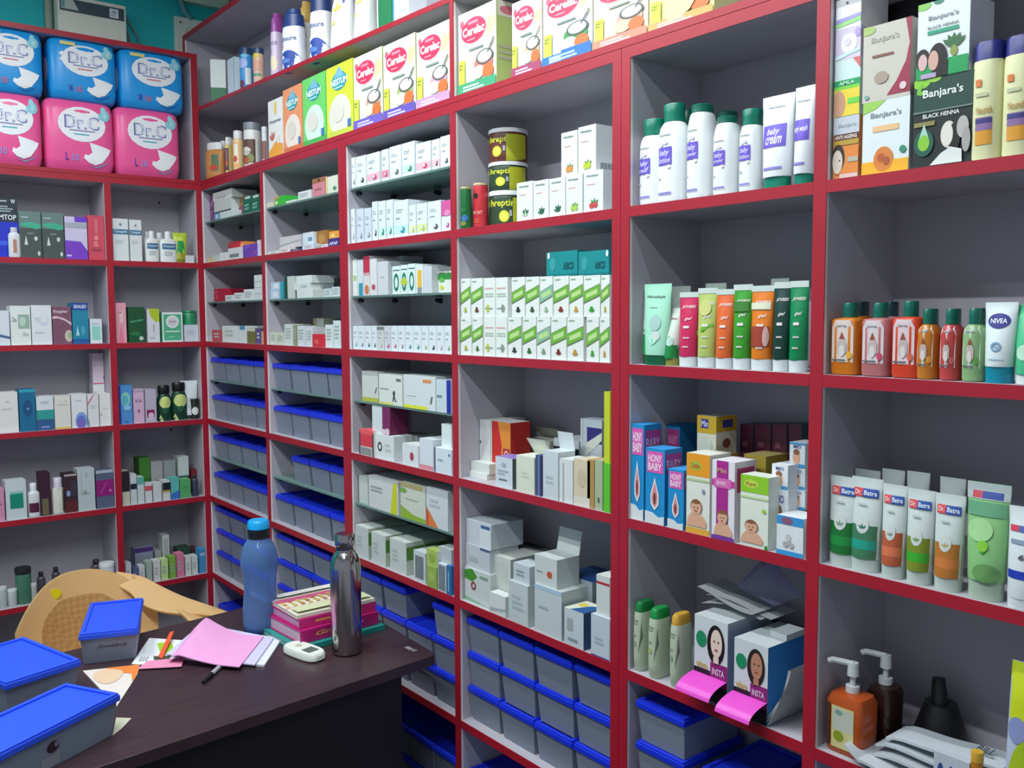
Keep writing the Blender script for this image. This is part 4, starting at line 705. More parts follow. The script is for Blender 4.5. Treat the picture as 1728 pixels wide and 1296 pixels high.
carton(745, 762, 716, 'tall white carton on top near post', 'd6e0de', on=-1, d=.02, dep=.04)
carton(732, 745, 742, 'small crimson carton behind', 'b8385a', d=.085, dep=.05)
carton(681, 705, 733, 'pale carton behind crimson emblem one', 'b8c0c0', d=.085, dep=.05)
shelf('R', GL[4]+.0003, 'on glass, '+pl(3, 4))
carton(604, 621, 804, 'pale green white carton, left end', 'c6cfc6', [('r', 0, 0, .06, 1, '3a4a44')], d=.02, dep=.09)
carton(622.5, 672, 808, 'wide white carton with yellow wedge', 'cdd1d0', [('p', [(.74, 0), (.96, 0), (.96, .95), (.84, .95)], 'c8cf2a'), ('b', .08, .5, .5, .72, 2, '9aa4a4')], d=.014, dep=.09)
carton(676, 718, 818, 'cream carton with olive green sweeps', 'c9cfc0', [('p', [(0, 0), (1, 0), (1, .12), (.5, .16), (0, .34)], '8aae3a'), ('r', 0, .88, .9, 1, 'c0b078'), ('e', .1, .78, .16, .07, '7aa83a'), ('b', .2, .55, .8, .6, 1, 'b0b8a0')], d=.014, dep=.09)
carton(719.5, 756, 826, 'white carton with red orange triangle', 'ccd3d5', [('p', [(0, 0), (.42, 0), (0, .5)], 'cf4a30'), ('p', [(.1, 0), (.55, 0), (.12, .4)], 'd87a3a'), ('b', .15, .5, .7, .75, 2, 'b8c0c4')], d=.014, dep=.09)
shelf('R', Z[4]+.0003, 'on board, '+pl(3, 4))
for u0, u1, vt, ds in ((600, 622, 889, 'nearest the side panel'), (627, 651, 901, 'middle of three'), (658, 686, 912, 'rightmost of three')):
    carton(u0, u1, vt, 'white box with green flank, '+ds, 'bfcac8', [('b', .15, .3, .6, .7, 3, 'a8b4b0')], side='5a8c40', sops=[('r', 0, 0, 1, .45, 'b8c4b4'), ('r', 0, .86, 1, 1, 'c0cabc')], d=.008, dep=.12, top='c8d2cc')
carton(698, 718, 931, 'white box with dark barcode, lower right', 'c2ccd0', [('bar', .15, .1, .85, .85, '3a4450')], d=.006, dep=.07)
carton(720, 737, 956, 'lime green box, lower of two', '8fae54', [('e', .5, .5, .3, .25, '9fbc60')], d=.002, dep=.06)
carton(720, 738, 928, 'lime green box, upper of two', 'a3be5c', [('e', .5, .5, .3, .25, '8cac4c')], on=-1, d=.004, dep=.06, side='c8d0cc')
carton(739, 753, 952, 'white box with bar stripes at row end', 'c4d2d6', [('bar', .1, .05, .9, .95, '4a5a6c')], d=.002, dep=.06)
carton(753.5, 762, 955, 'deep blue box wedged against post', '1f6aa0', [('r', .3, .1, .5, .8, '8ab8d8')], d=.002, dep=.06)
carton(740, 762, 925, 'grey white box resting on striped ones', 'b3bcc0', on=-2, d=.012, dep=.05)
carton(690, 714, 905, 'dull grey box at the back', '98a49c', d=.13, dep=.04)
# ================================================================ bay four
def HIM(kind, c1='5aa83a', c2='2a7a40', rc='e0a0a0'):
    o = [('t', 'Himalaya', .45, .88, .62, .07, '5a7068'), ('b', .15, .66, .75, .69, 1, rc), ('leaf', .55, .12, .32, c2, (50, 85, 120)), ('leaf', .5, .12, .24, c1, (20, 65, 150))]
    if kind: o += [('e', .42, .15, .12, .07, kind), ('e', .62, .16, .12, .07, kind)]
    return o
shelf('R', Z[1]+.0003, pl(4, 1))
jar(777, 796, 316, 'green powder can with foliage print', '176a34', 'b8b07c', [('e', .55, .25, .3, .08, '3a70b8'), ('leaf', .4, .4, .4, '2c8a4a', (40, 100)), ('e', .4, .12, .3, .06, '7a8a3a')], lidh=.05, t=.045, d=.001, name='can', cat='can', lidw=1.0)
jar(798, 824, 310, 'red powder can with black spot', 'c8343c', 'c8b48c', [('e', .35, .72, .16, .06, '1a1414'), ('t', 'BE CAT', .45, .35, .66, .07, 'eec0b4'), ('b', .2, .12, .8, .22, 2, 'd8603c')], lidh=.05, t=.045, d=.022, name='can', cat='can', lidw=1.0)
for i, (c, nm, vt) in enumerate((('26402a', 'bottom', 325), ('26402a', 'middle', 277), ('5c2a20', 'top', 221))):
    on = None if i == 0 else -1
    o = [('r', 0, .0, 1, .86, c), ('t', 'Threptin', .42-.02*i, .64, .78, .24, 'd8dc3a'), ('e', .55-.1*i, .3, .13, .16, 'd3da30'), ('e', .55-.1*i, .3, .09, .11, 'e2e65a'), ('r', .76-.08*i, .0, .98, .8, 'a8ac20'), ('r', .68-.08*i, .3, .74-.08*i, .46, 'a8a4b4')]
    jar(824, 891, vt, 'white lidded tub with yellow lettering, %s of stack' % nm, c, 'dcdfe2', o, lidh=.13, t=.10, d=.045, on=on, name='tub', cat='tub', rot=34)
F = [(872, 899, 307, None, 'b8d8b0'), (900, 926, 304, None, '2c6a48'), (927, 954, 300, None, '2f6a50'), (955, 983, 295, 'a0c850', '5a9a3a'), (985, 1018, 288, 'c84a4a', '3a9050')]
for i, (u0, u1, vt, k, lc) in enumerate(F):
    carton(u0, u1, vt, ('white herbal carton with ' + ['pale sprig', 'dark leaves', 'spiky dark leaves', 'green fruit', 'red berries'][i]), 'dfe7e6', HIM(k, lc, lc if k else '2c5a40'), d=.006, dep=.075, sops=[('bar', .5, .08, .9, .22, '5a6870'), ('b', .3, .4, .8, .7, 4, 'b0bcc0')])
carton(947, 974.5, 222, 'upper white herbal carton with orange green fruit', 'dfe7e6', HIM('d8903a', '3a7a30', '3a7a30'), d=.012, dep=.06, on=7)
carton(975.5, 1006, 212, 'upper white herbal carton with lime fruit', 'dfe7e6', HIM('b8cc30', '8ab030', '5a8a30'), d=.012, dep=.06, on=7, sops=[('bar', .2, .05, .9, .2, '5a6870')])
shelf('R', Z[2]+.0003, pl(4, 2))
def HG(c, dot, alt=0):
    if alt: return [('b', .1, .7, .9, .76, 1, 'd8a8a0'), ('b', .1, .5, .9, .62, 2, 'b8c8b4'), ('e', .35 if alt == 1 else .6, .22, .16, .1, 'c0c84a' if alt == 1 else '8a9a8c'), ('b', .1, .2, .95, .24, 1, '8a9690')]
    return [('b', .1, .88, .5, .95, 1, '9ab09a'), ('p', [(0, .32), (1, .5), (1, .8), (0, .62)], '6a7c5c'), ('p', [(0, .35), (1, .53), (1, .78), (0, .60)], c), ('p', [(.15, .45), (.85, .56), (.85, .68), (.15, .56)], 'b8d88c'), ('leaf', .5, .12, .22, dot, (30, 90, 150)), ('e', .5, .2, .1, .06, dot)]
lo = [(777, 796, 'b8b04a', 0), (797, 815, '4a7a3a', 0), (816.5, 836, '', 1), (836.5, 856, '', 2), (857, 880, '2a3c2c', 0), (882, 905, '3a6a2c', 0), (906, 929, '7a9a80', 0), (930, 956, '7a2a20', 0), (957, 985, 'b8902c', 0), (989.5, 1011, '3a9a2c', 0), (1012, 1029, 'c8903a', 0)]
up = [(776, 794, 'a8b83a', 0), (795, 815, '6a3a2c', 0), (816.5, 836, '', 1), (836.5, 857, '', 2), (863.5, 886, '2a3028', 0), (887, 910, '3a5a34', 0), (911, 933, '9ab89a', 0), (934, 960, '8a2a24', 0), (961, 984, 'c89830', 0), (985, 1013, '3a9a34', 0), (1014, 1029, 'c0a030', 0)]
DN = {'b8b04a': 'yellow green fruit mark', '4a7a3a': 'mid green plant mark', '2a3c2c': 'dark twig mark', '3a6a2c': 'dark green sprout mark', '7a9a80': 'greyish sprig mark', '7a2a20': 'dark red seed mark', 'b8902c': 'ochre root mark', '3a9a2c': 'bright green leaf mark', 'c8903a': 'amber mark at post', 'a8b83a': 'lime fruit mark', '6a3a2c': 'brown seed mark', '2a3028': 'dark twig mark', '3a5a34': 'dark green sprout mark', '9ab89a': 'pale sprig mark', '8a2a24': 'dark red seed mark', 'c89830': 'ochre root mark', '3a9a34': 'bright green leaf mark', 'c0a030': 'amber mark at post'}
for i, (u0, u1, c, alt) in enumerate(lo):
    nm = 'green striped carton, %s' % DN[c] if not alt else 'turned white carton with %s dot' % ('yellow', 'grey')[alt-1]
    carton(u0, u1, 535-.0*i, nm+', lower tier', 'dfe6e0', HG('6fb03a' if c != '7a9a80' else '8ab89a', c or '888888', alt), d=.008, dep=.08)
for i, (u0, u1, c, alt) in enumerate(up):
    nm = 'green striped carton, %s' % DN[c] if not alt else 'turned white carton with %s dot' % ('yellow', 'grey')[alt-1]
    carton(u0, u1, 470-.6*i, nm+', upper tier', 'e0e7e1', HG('6fb03a' if c != '9ab89a' else '8abaa0', c or '888888', alt), d=.010, dep=.075, on=min(i, 10))
for u0, u1, vt, nm, on in ((922, 975, 424, 'left', 18), (976, 1028, 423, 'right', 20)):
    carton(u0, u1, vt, 'flat turquoise box with round seal, %s one' % nm, '12888c', [('e', .2, .5, .1, .28, '3a9a9c'), ('t', 'ABCD', .72, .4, .34, .3, '0e4a54'), ('r', 0, .0, 1, .08, '0c6a74'), ('e', .08 if nm == 'left' else .95, .85, .04, .13, 'dfe8ea')], on=on, d=.014, dep=.09)
shelf('R', Z[3]+.0003, pl(4, 3))
carton(797, 828, 708, 'big white folded carton with dented side', 'd3d6d4', [('p', [(0, .2), (.9, .75), (.9, .8), (.3, .9)], 'c4c8c8'), ('e', .06, .6, .05, .03, '2a2a2c')], d=.06, dep=.10)
carton(829, 862, 712, 'red and orange carton beside big white one', 'c42a24', [('p', [(.45, .0), (1, .15), (1, 1), (.35, 1), (.55, .6)], 'dd8a34'), ('r', .62, .35, .95, .55, 'b02a3c'), ('t', 'O', .78, .45, .2, .14, 'f0d8d0'), ('r', 0, 0, .05, 1, 'd8dcda')], d=.06, dep=.055, top='d6d8d4')
carton(786, 822, 797, 'flat white carton at the left front', 'd8ddd8', d=.03, dep=.06)
carton(788, 826, 780, 'flat white carton lying on another', 'd3dad4', on=-1, d=.034, dep=.06)
carton(836, 865, 772, 'white carton with lilac lid', 'cdd5dc', [('b', .2, .2, .8, .3, 1, '5a7a80'), ('e', .5, .75, .14, .08, 'a8b0c0'), ('b', .15, .4, .8, .6, 2, 'a8b4b8')], d=.008, dep=.045, top='8a78c4', side='5a6460')
carton(871, 902, 770, 'cream carton with its flap raised', 'd8dccc', [('b', .3, .4, .8, .6, 2, 'c8ccb8')], d=.004, dep=.05, flap=55, fcol='e8ecdf', side='c8c8b8')
carton(903.5, 913, 768, 'slim navy purple carton', '4a4a7c', [('r', .5, 0, .75, 1, '6a86a4')], d=.006, dep=.05)
carton(916, 942, 762, 'pale grey carton with tall open flap', 'c8d2d6', [('b', .2, .3, .7, .5, 2, 'b0b8bc')], d=.004, dep=.045, flap=80, fcol='cfd8da')
carton(943.5, 967, 775, 'low white ribbed carton', 'd4dad8', [('r', .25, 0, .35, .9, 'a8b0b0')], d=.006, dep=.05)
carton(968, 996, 776, 'beige carton with faded printing', 'd3c6ac', [('e', .5, .6, .25, .2, 'c8b89c'), ('r', 0, 0, 1, .2, 'd8d4c8')], d=.006, dep=.05)
carton(996.5, 1003, 777, 'slim tan striped carton', 'b08a50', d=.006, dep=.05)
carton(1003.5, 1017, 777, 'sage grey carton', 'a8b494', [('e', .5, .2, .15, .06, '5a6a50')], d=.006, dep=.05)
carton(1018, 1029.5, 782, 'leaf green carton touching double post', '5ac02c', d=.004, dep=.07)
carton(1019, 1029.5, 661, 'tall yellow carton touching double post', 'c2cc2a', d=.008, dep=.05, on=-1)
carton(934, 977, 742, 'black banded white carton behind', 'c9cfd4', [('r', 0, .55, 1, .85, '181a1e')], d=.08, dep=.07)
carton(980, 1016, 708, 'violet and white patterned carton behind', 'c2ccd4', [('r', 0, .3, 1, .5, '5a3a80'), ('r', .3, .7, 1, .9, '3a2f80'), ('p', [(.2, .5), (1, .75), (1, .85), (.3, .7)], 'd8dcd0'), ('r', 0, 0, .08, 1, 'd8dce0')], d=.075, dep=.07)
carton(888, 928, 742, 'pale open carton at the back', 'b4b8ac', d=.135, dep=.05, flap=40, fcol='a8aca0')
shelf('R', Z[4]+.0003, pl(4, 4))
carton(778, 828, 962, 'white box with green bands, stack bottom', 'c4cdca', [('p', [(0, .9), (.3, 1), (.5, .8), (.3, .62), (0, .66)], '3f8c2c'), ('ring', .35, .5, .1, .13, .5, '8a3a4c'), ('p', [(0, .12), (1, 0), (0, 0)], '7ab088'), ('r', .6, .8, .9, .88, '7aa08a')], d=.014, dep=.09)
carton(784, 827, 922, 'white box with grey bar, stack middle', 'bcc5ca', [('r', .6, .88, 1, .98, '4a5a8c'), ('r', .15, .3, .5, .5, 'a8b0b4')], on=-1, d=.018, dep=.08)
carton(783, 829, 880, 'white box crowning the left stack', 'c4ccd2', [('r', .55, 0, .98, .75, 'd3dade'), ('r', .6, .78, .95, .9, '3a5c94')], on=-1, d=.02, dep=.09)
carton(831, 862, 940, 'off white box behind little ones', 'c6cbc4', [('r', .1, .08, .8, .9, 'bfc5be')], d=.03, dep=.1, side='a8b0ac')
carton(826, 853, 1003, 'low white box lying forward', 'd2d8d6', [('p', [(0, .1), (1, .3), (1, .4), (0, .25)], 'a8b0b4')], d=.002, dep=.024)
carton(858, 891, 984, 'white rounded box in front', 'bfcaca', [('b', .2, .3, .8, .7, 3, 'a8b6b6')], d=.002, dep=.05)
carton(866, 894, 953, 'small white box on the rounded one', 'bcc8cc', [('b', .2, .3, .7, .7, 2, '8a989c')], on=-1, d=.008, dep=.045)
carton(902, 948, 992, 'white box carrying an open carton', 'c0cbcb', [('r', 0, .92, 1, 1, 'a8c4dc'), ('b', .15, .5, .7, .6, 1, 'a0aeb4')], d=.004, dep=.07)
carton(902, 940, 940, 'open white carton with orange emblem', 'c6cecc', [('e', .68, .42, .12, .12, 'c0542c'), ('b', .1, .4, .5, .5, 1, '9aa4a4')], on=-1, d=.008, dep=.06, flap=100, fcol='cdd4d2')
carton(949, 1000, 975, 'pale box lying flat with blue end', '8f9ea8', [('r', .0, .6, 1, 1, 'a8b6bc')], d=.075, dep=.09, top='25579c')
carton(952, 985, 1030, 'white box with yellow and navy lid', 'c3cdd2', [('r', .15, .4, .45, .75, 'a0a8a8'), ('b', .2, .1, .8, .25, 1, '8898a0')], side='2c4a6c', d=.002, dep=.06, top='d8dcc8', tops=[('p', [(.3, 0), (1, 0), (1, .9), (.6, .7)], '2a5a94'), ('e', .3, .6, .2, .15, 'd8cc4a')])
carton(997, 1029, 1040, 'blue white box at front right', 'c0cbd6', [('r', 0, 0, 1, .03, '3c4a8c'), ('b', .2, .3, .7, .5, 2, 'a8b4c0')], d=.002, dep=.06)
carton(1006, 1029, 972, 'white box with crimson line, half open', 'ccd2cf', [('r', 0, .78, 1, .84, 'b82a3c')], on=-1, d=.008, dep=.05, flap=70, fcol='d2d8d6')
carton(866, 898, 925, 'pale opened box towards the back', 'b0b6b2', d=.135, dep=.05, flap=20, fcol='bcc2be')

# ================================================================ bay five
PUR = '6a55c8'
def BAB(word, x=.42, y=.38, w=.6, h=.18, lo=1):
    return [('t', 'Himalaya', x, y+h+.12, .5, .028, '6a7a80'), ('r', x-w/2, y, x+w/2, y+h, PUR), ('i', 'baby', x, y+h*.66, w*.72, h*.42, 'd9d2f4'), ('i', word, x, y+h*.27, w*.85, h*.3, 'd9d2f4'), ('e', x+.06, y+h+.045, .1, .02, 'd4d0ec'), ('e', x-.12, y+h+.03, .08, .02, 'dcdaf0'), ('e', x+.2, y-.02, .07, .018, 'e8e0dc')] + ([('r', x-w/2, .085, x+w/2, .105, '8a80d0')] if lo else []) + [('b', x-.28, .23, x-.1, .27, 1, 'a8b0b0')]
shelf('R', Z[1]+.0003, pl(5, 1))
GC = '087a62'
sbottle(1068, 1112, 206, 'white baby bottle, domed green cap, shortest left one', 'e9efef', GC, BAB('oil', .38, .36), caph=.19, capw=.7, flip=True, t=.04, n=2.4)
sbottle(1114, 1162, 177, 'white baby lotion bottle with domed green cap, taller', 'eaf0f0', GC, BAB('lotion'), caph=.18, capw=.66, flip=True, t=.042, n=2.4)
sbottle(1162, 1208, 178, 'white baby powder bottle with flat cap, taller', 'eaf0f0', '0c6a56', BAB('powder', .4, .42), caph=.085, capw=.72, t=.045, n=2.4, sh=.17)
sbottle(1206, 1249, 198, 'white baby powder bottle with flat cap, shorter', 'e8eeee', '0c6a56', BAB('powder', .44, .38), caph=.085, capw=.72, t=.04, n=2.4, sh=.17, d=.008)
sbottle(1250, 1290, 186, 'white baby lotion bottle right of the powders', 'e9efef', GC, BAB('lotion', .45), caph=.19, capw=.74, flip=True, t=.038, n=2.4)
sbottle(1097, 1128, 214, 'green capped bottle behind the shortest', 'd9e0e0', '0a6450', caph=.2, capw=.8, t=.035, d=.07)
sbottle(1150, 1180, 187, 'green capped bottle behind the tallest', 'd9e0e0', '0a5a48', caph=.2, capw=.8, t=.035, d=.075)
sbottle(1210, 1245, 190, 'flat capped bottle behind the shorter powder', 'd5dcdc', '0a5a48', caph=.09, capw=.9, t=.04, d=.08)
tube(1287, 1340, 161, 'white baby cream tube with green cap, left', 'e8eef0', GC, [('t', 'Himalaya', .5, .87, .5, .03, '7a8088'), ('r', .14, .44, .84, .68, PUR), ('i', 'baby', .48, .6, .4, .09, 'e6e0fa'), ('i', 'cream', .5, .51, .5, .08, 'e6e0fa'), ('r', .22, .2, .78, .225, '8a80d0')], caph=.12, capw=.74, d=.008)
tube(1342, 1376, 146, 'white baby cream tube partly behind post', 'e6ecf0', GC, [('t', 'Himalaya', .5, .85, .6, .03, '7a8088'), ('r', .05, .45, .85, .66, PUR), ('i', 'baby wash', .45, .56, .7, .08, 'e6e0fa'), ('r', .2, .2, .75, .225, '8a80d0')], caph=.11, capw=.74, d=.008)
shelf('R', Z[2]+.0003, pl(5, 2))
LF = [('t', 'Himalaya', .5, .84, .66, .045, '5a7a72'), ('b', .3, .7, .7, .73, 1, 'a8c8b8')]
tube(1063, 1090, 483, 'pale mint face wash tube with green base, left', 'cfe6da', '1c5a34', LF+[('r', .0, .13, 1, .38, '138a44'), ('leaf', .5, .4, .28, '2fae4c', (40, 90, 140))], d=.02)
tube(1087, 1133, 479, 'translucent mint tube, front one', 'a8e4c8', '0e5a38', LF+[('e', .55, .52, .2, .1, 'a8c8c0'), ('e', .6, .36, .14, .06, 'd0d8d4'), ('leaf', .5, .25, .25, 'b4ecd4', (50, 120))], d=.004, t=.03)
tube(1124, 1150, 520, 'short white tube with aloe leaves', 'dbe8dc', '8a8a3c', [('t', 'Himalaya', .5, .82, .7, .05, 'b07a7a'), ('r', 0, .12, 1, .36, '12863f'), ('leaf', .45, .4, .4, '3ab048', (30, 70, 110, 150)), ('e', .6, .42, .2, .08, 'b8dcd0')], d=.01)
for u0, u1, vt, c, ds, ops in ((1147, 1179, 493, 'cc2a5c', 'magenta red', ()), (1178, 1211, 486, 'b4c46c', 'olive lime', [('e', .5, .75, .3, .1, 'c8cc7c'), ('p', [(.1, .4), (.9, .52), (.9, .56), (.1, .46)], '6ab42c')]), (1209, 1240, 488, 'e06830', 'burnt orange', ()), (1238, 1270, 480, '3a9a2c', 'grass green', [('r', .1, .68, .9, .8, '3a7c2a')]), (1268, 1306, 482, 'e07c20', 'amber', [('r', .08, .72, .92, .8, 'd8dcc0'), ('r', .06, .28, .9, .52, '9c3a28'), ('e', .8, .4, .1, .12, 'd8b0a8')]), (1306, 1335, 476, '123c34', 'dark pine green', ()), (1333, 1364, 474, '0c8450', 'emerald green', ())):
    tube(u0, u1, vt, ds+' face wash tube, clear crimp, white cap', c, 'd3dcdc', [('r', 0, .93, 1, 1, 'c9d6d0'), ('i', 'JOVEES', .58, .80, .7, .045, 'f0e8e4'), ('i', 'gel', .62, .64, .36, .05, 'e4dcd8'), ('b', .42, .5, .8, .56, 1, 'e0d8d4'), ('b', .45, .37, .85, .4, 1, 'd8d0cc'), ('b', .45, .25, .85, .28, 1, 'd8d0cc')]+list(ops), caph=.13, capw=.82, d=.012, t=.03)
for u0, u1, vt, ds in ((1133, 1165, 483, 'grey green tube crimp behind magenta one'), (1300, 1330, 470, 'pale tube standing behind pine green one'), (1190, 1225, 478, 'pale tube standing behind lime one')):
    tube(u0, u1, vt, ds, 'a9b8b0', '9aa8a4', d=.07, t=.03)
shelf('R', Z[3]+.0003, pl(5, 3))
HB = lambda: [('r', .08, .68, .92, .96, 'd85cae'), ('t', 'HONY', .5, .87, .7, .1, 'f6e0f0'), ('t', 'BABY', .5, .76, .7, .1, 'f6e0f0'), ('p', [(.5, .62), (.28, .38), (.3, .26), (.5, .18), (.7, .26), (.72, .38)], 'eee0e4'), ('p', [(.5, .56), (.34, .37), (.38, .27), (.5, .22), (.62, .27), (.66, .37)], 'd08c8c'), ('e', .5, .34, .07, .08, '7a3c34'), ('p', [(0, 0), (1, 0), (1, .12), (.7, .1), (.4, .15), (0, .16)], 'd9dfe0')]
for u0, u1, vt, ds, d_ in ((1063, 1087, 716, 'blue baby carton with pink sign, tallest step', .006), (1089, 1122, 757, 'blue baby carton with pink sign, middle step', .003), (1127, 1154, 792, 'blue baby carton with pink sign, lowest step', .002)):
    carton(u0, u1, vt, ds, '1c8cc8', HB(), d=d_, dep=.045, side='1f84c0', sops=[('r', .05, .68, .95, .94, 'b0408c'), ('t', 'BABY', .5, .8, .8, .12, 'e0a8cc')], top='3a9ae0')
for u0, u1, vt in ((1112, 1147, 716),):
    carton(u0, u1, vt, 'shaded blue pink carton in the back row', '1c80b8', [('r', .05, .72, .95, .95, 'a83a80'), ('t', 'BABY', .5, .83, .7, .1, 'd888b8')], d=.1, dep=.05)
SK = 'dba98c'; HAIR = '8a5a40'
def BABY(cx, cy, s): return [('p', [(cx-.42*s, cy-.15*s), (cx+.42*s, cy-.15*s), (cx+.44*s, cy-.08*s), (cx+.3*s, cy-.01*s), (cx+.15*s, cy+.02*s), (cx-.2*s, cy+.02*s), (cx-.34*s, cy-.04*s)], SK), ('e', cx, cy+.10*s, .25*s, .095*s, HAIR), ('e', cx, cy+.085*s, .23*s, .085*s, SK), ('e', cx-.01, cy+.155*s, .18*s, .02*s, HAIR), ('e', cx-.07*s, cy+.09*s, .025*s, .01*s, '5a3a30'), ('e', cx+.07*s, cy+.09*s, .025*s, .01*s, '5a3a30'), ('e', cx, cy+.05*s, .06*s, .01*s, 'b05a50')]
carton(1158, 1198, 766, 'tall white baby carton with orange top', 'dfe2d6', [('r', 0, .72, 1, 1, 'e89a24'), ('e', .4, .85, .26, .06, 'a8b83a'), ('t', 'Little', .4, .85, .36, .06, 'c03a3c'), ('r', 0, .66, 1, .69, 'b8cc98'), ('e', .75, .54, .07, .03, '8a8ab0'), ('r', 0, 0, 1, .07, 'e0a838')]+BABY(.45, .24, 1), d=.004, dep=.055)
carton(1201, 1240, 778, 'tall white baby carton with magenta cross bands', 'e4e0e6', [('r', .2, .08, .72, 1, 'a82a8c'), ('r', 0, .68, 1, .76, 'c83a94'), ('r', .1, .66, .85, .78, 'd86ab0'), ('t', 'Mini', .45, .88, .4, .06, 'd8a090'), ('t', 'BABY', .45, .72, .45, .05, 'f0d0e4'), ('r', 0, .0, 1, .05, '7a3a9c')]+BABY(.5, .2, .95), d=.002, dep=.055, side='ddd4dc', sops=[('r', .1, .62, .9, .92, 'b83a6c')])
carton(1249, 1297, 803, 'tall white baby carton with lime top', 'e0e6da', [('r', 0, .76, 1, 1, '8ec82c'), ('e', .38, .88, .26, .06, 'b8d84c'), ('t', 'Pure', .38, .88, .34, .05, 'b04a3c'), ('r', 0, .68, 1, .71, 'c0d8a0'), ('e', .86, .53, .07, .03, '9ac83a'), ('r', .9, 0, 1, .06, '3a8a2c')]+BABY(.42, .2, .95), d=.002, dep=.034)
carton(1178, 1209, 768, 'yellow carton propping the boxed toy', 'b8942c', d=.064, dep=.06)
carton(1176, 1209, 702, 'yellow and white carton perched on top', 'dcd9c4', [('r', 0, .55, 1, 1, 'cfa82c'), ('r', .2, .68, .6, .92, '3a3a8c'), ('t', 'Min', .4, .8, .34, .16, 'e0dcec'), ('e', .5, .25, .3, .2, 'd0d8c4')], d=.066, dep=.055, on=-1, side='dcd8c4', sops=[('r', 0, .6, 1, 1, 'c09c24'), ('r', .3, .7, .8, .9, '3a3a8c'), ('e', .5, .3, .2, .12, '8a4a3c')])
carton(1254, 1292, 768, 'mustard yellow carton behind the lime one', 'b09a3c', d=.075, dep=.07, top='c0b070')
BS = [('e', .45, .4, .24, .3, SK), ('e', .45, .62, .2, .12, HAIR), ('t', 'MIO', .5, .84, .5, .14, '5a5a9c'), ('r', .6, .0, 1, .14, '3f9ad0')]
carton(1310, 1356, 872, 'white carton with blue top and toy bear', 'dfe5e8', [('r', 0, .78, 1, 1, '3a94d4'), ('e', .4, .88, .22, .1, '8a5a7c'), ('r', 0, 0, 1, .12, '3a9ad8'), ('e', .45, .45, .1, .1, 'c8c4c4'), ('e', .35, .28, .1, .08, 'b4b0b0'), ('e', .57, .28, .1, .08, 'b4b0b0')], d=.002, dep=.05)
carton(1301, 1330, 826, 'small white baby soap carton, left column, lower', 'dde4e8', BS, d=.03, dep=.045) ; CT['items'][-1]['top'] += 0
carton(1302, 1330, 784, 'small white baby soap carton, left column, upper', 'dde4e8', BS, d=.032, dep=.042, on=-1)
carton(1332, 1359, 826, 'small white baby soap carton, right column, lowest', 'dde4e8', BS, d=.056, dep=.042, on=-3)
carton(1332, 1359, 789, 'small white baby soap carton, right column, middle', 'dde4e8', BS, d=.058, dep=.042, on=-1)
carton(1332, 1359, 747, 'small white baby soap carton, right column, top', 'dde4e8', BS+[('r', 0, .93, 1, 1, '3a9ad8')], d=.058, dep=.042, on=-1)
for u0, u1 in ((1248, 1270), (1272, 1300), (1302, 1327), (1329, 1352)):
    carton(u0, u1, 716, 'maroon and teal carton along the back', '4a6a72', [('r', 0, .62, 1, 1, '6a2444'), ('b', .2, .75, .8, .85, 1, '9a5a74'), ('e', .4, .3, .2, .15, '6a8a90')], d=.135, dep=.04)
shelf('R', Z[4]+.0003, pl(5, 4))
for u0, u1, vt, cc, ds, d_ in ((1064, 1094, 1010, '157a3c', 'pearl shampoo bottle with green cap, leftmost', .008), (1097, 1130, 1024, '128a42', 'pearl shampoo bottle with green cap, second', .004), (1134, 1165, 1034, 'c89a34', 'pearl shampoo bottle with gold cap', .004)):
    lofted(u0, u1, vt, ds, 'bottle', [('bottle_body', 'b9c6ae', 'plast', [(0, .82, .85, 3), (.03, .92, .95, 3), (.2, .96, 1, 3), (.6, 1, 1, 3), (.8, .96, .95, 3), (.86, .88, .9, 3)], [('b', .25, .68, .7, .76, 2, '8a9a88'), ('e', .42, .4, .12, .04, 'b8c060' if 'second' in ds else '8aa890'), ('b', .25, .5, .65, .56, 1, 'a0ae9a'), ('p', [(.9, .75), (.95, .5), (.7, .25), (.85, .5)], '6c7a68')]),
            ('cap', cc, 'plast', [(.861, .82, .9, 3), (.96, .78, .86, 3), (1, .6, .7, 3)], ())], t=.045, d=d_)
sbottle(1082, 1105, 1006, 'green capped bottle behind the pearl pair', 'a9b6a2', '0f6a34', d=.07, t=.035, caph=.16, capw=.8)
def disp(u0, u1, vt, ds, face, side, d_, bump):
    cx, w, z0, h = geo(u0, u1, vt, d_, None); r = bpy.data.objects.new('dispenser_box', None); C.objects.link(r)
    mb = MB(); mb.box(-w/2, w/2, 0, .12, 0, h, mat('cfd6d8'), side=mat(side), top=mat('c4ccce'))
    art(mb, face, lambda x, y, e: (-w/2+x*w, -e, y*h), w/h); mb.build('carton_body', r)
    mb = MB(); n = 8; P = []  # curled pink front lip
    for k in range(n+1): t = k/n; P.append((-.001-.046*math.sin(t*1.5), h*.30-.008*t-.014*t*t))
    vs = [(-w*.52, y, z) for y, z in P]+[(w*.5, y, z) for y, z in P]; mb.add(vs, [(i, i+1, n+2+i, n+1+i) for i in range(n)], mat('e04cc4', .35)); mb.build('lip', r, smooth=True)
    put(r, cx, z0, d_, bump); CT['items'].append({'top': z0+h, 'w': w, 'cx': cx}); reg(r, ds, 'dispenser box', CT['place'], cx)
FC = lambda hair, skin: [('r', 0, 0, 1, .36, '16141c'), ('r', .5, .2, 1, .48, '8c2470'), ('e', .22, .72, .16, .1, '1c8a5c'), ('e', .66, .7, .26, .24, hair), ('e', .68, .72, .17, .17, skin), ('e', .62, .74, .025, .012, '3a2a28'), ('e', .74, .74, .025, .012, '3a2a28'), ('e', .68, .64, .05, .012, '9c4a44'), ('r', .6, .48, .76, .56, skin), ('t', 'vivo', .25, .41, .34, .09, 'b8a83a'), ('t', 'INSTA', .75, .38, .36, .08, 'd8c8dc')]
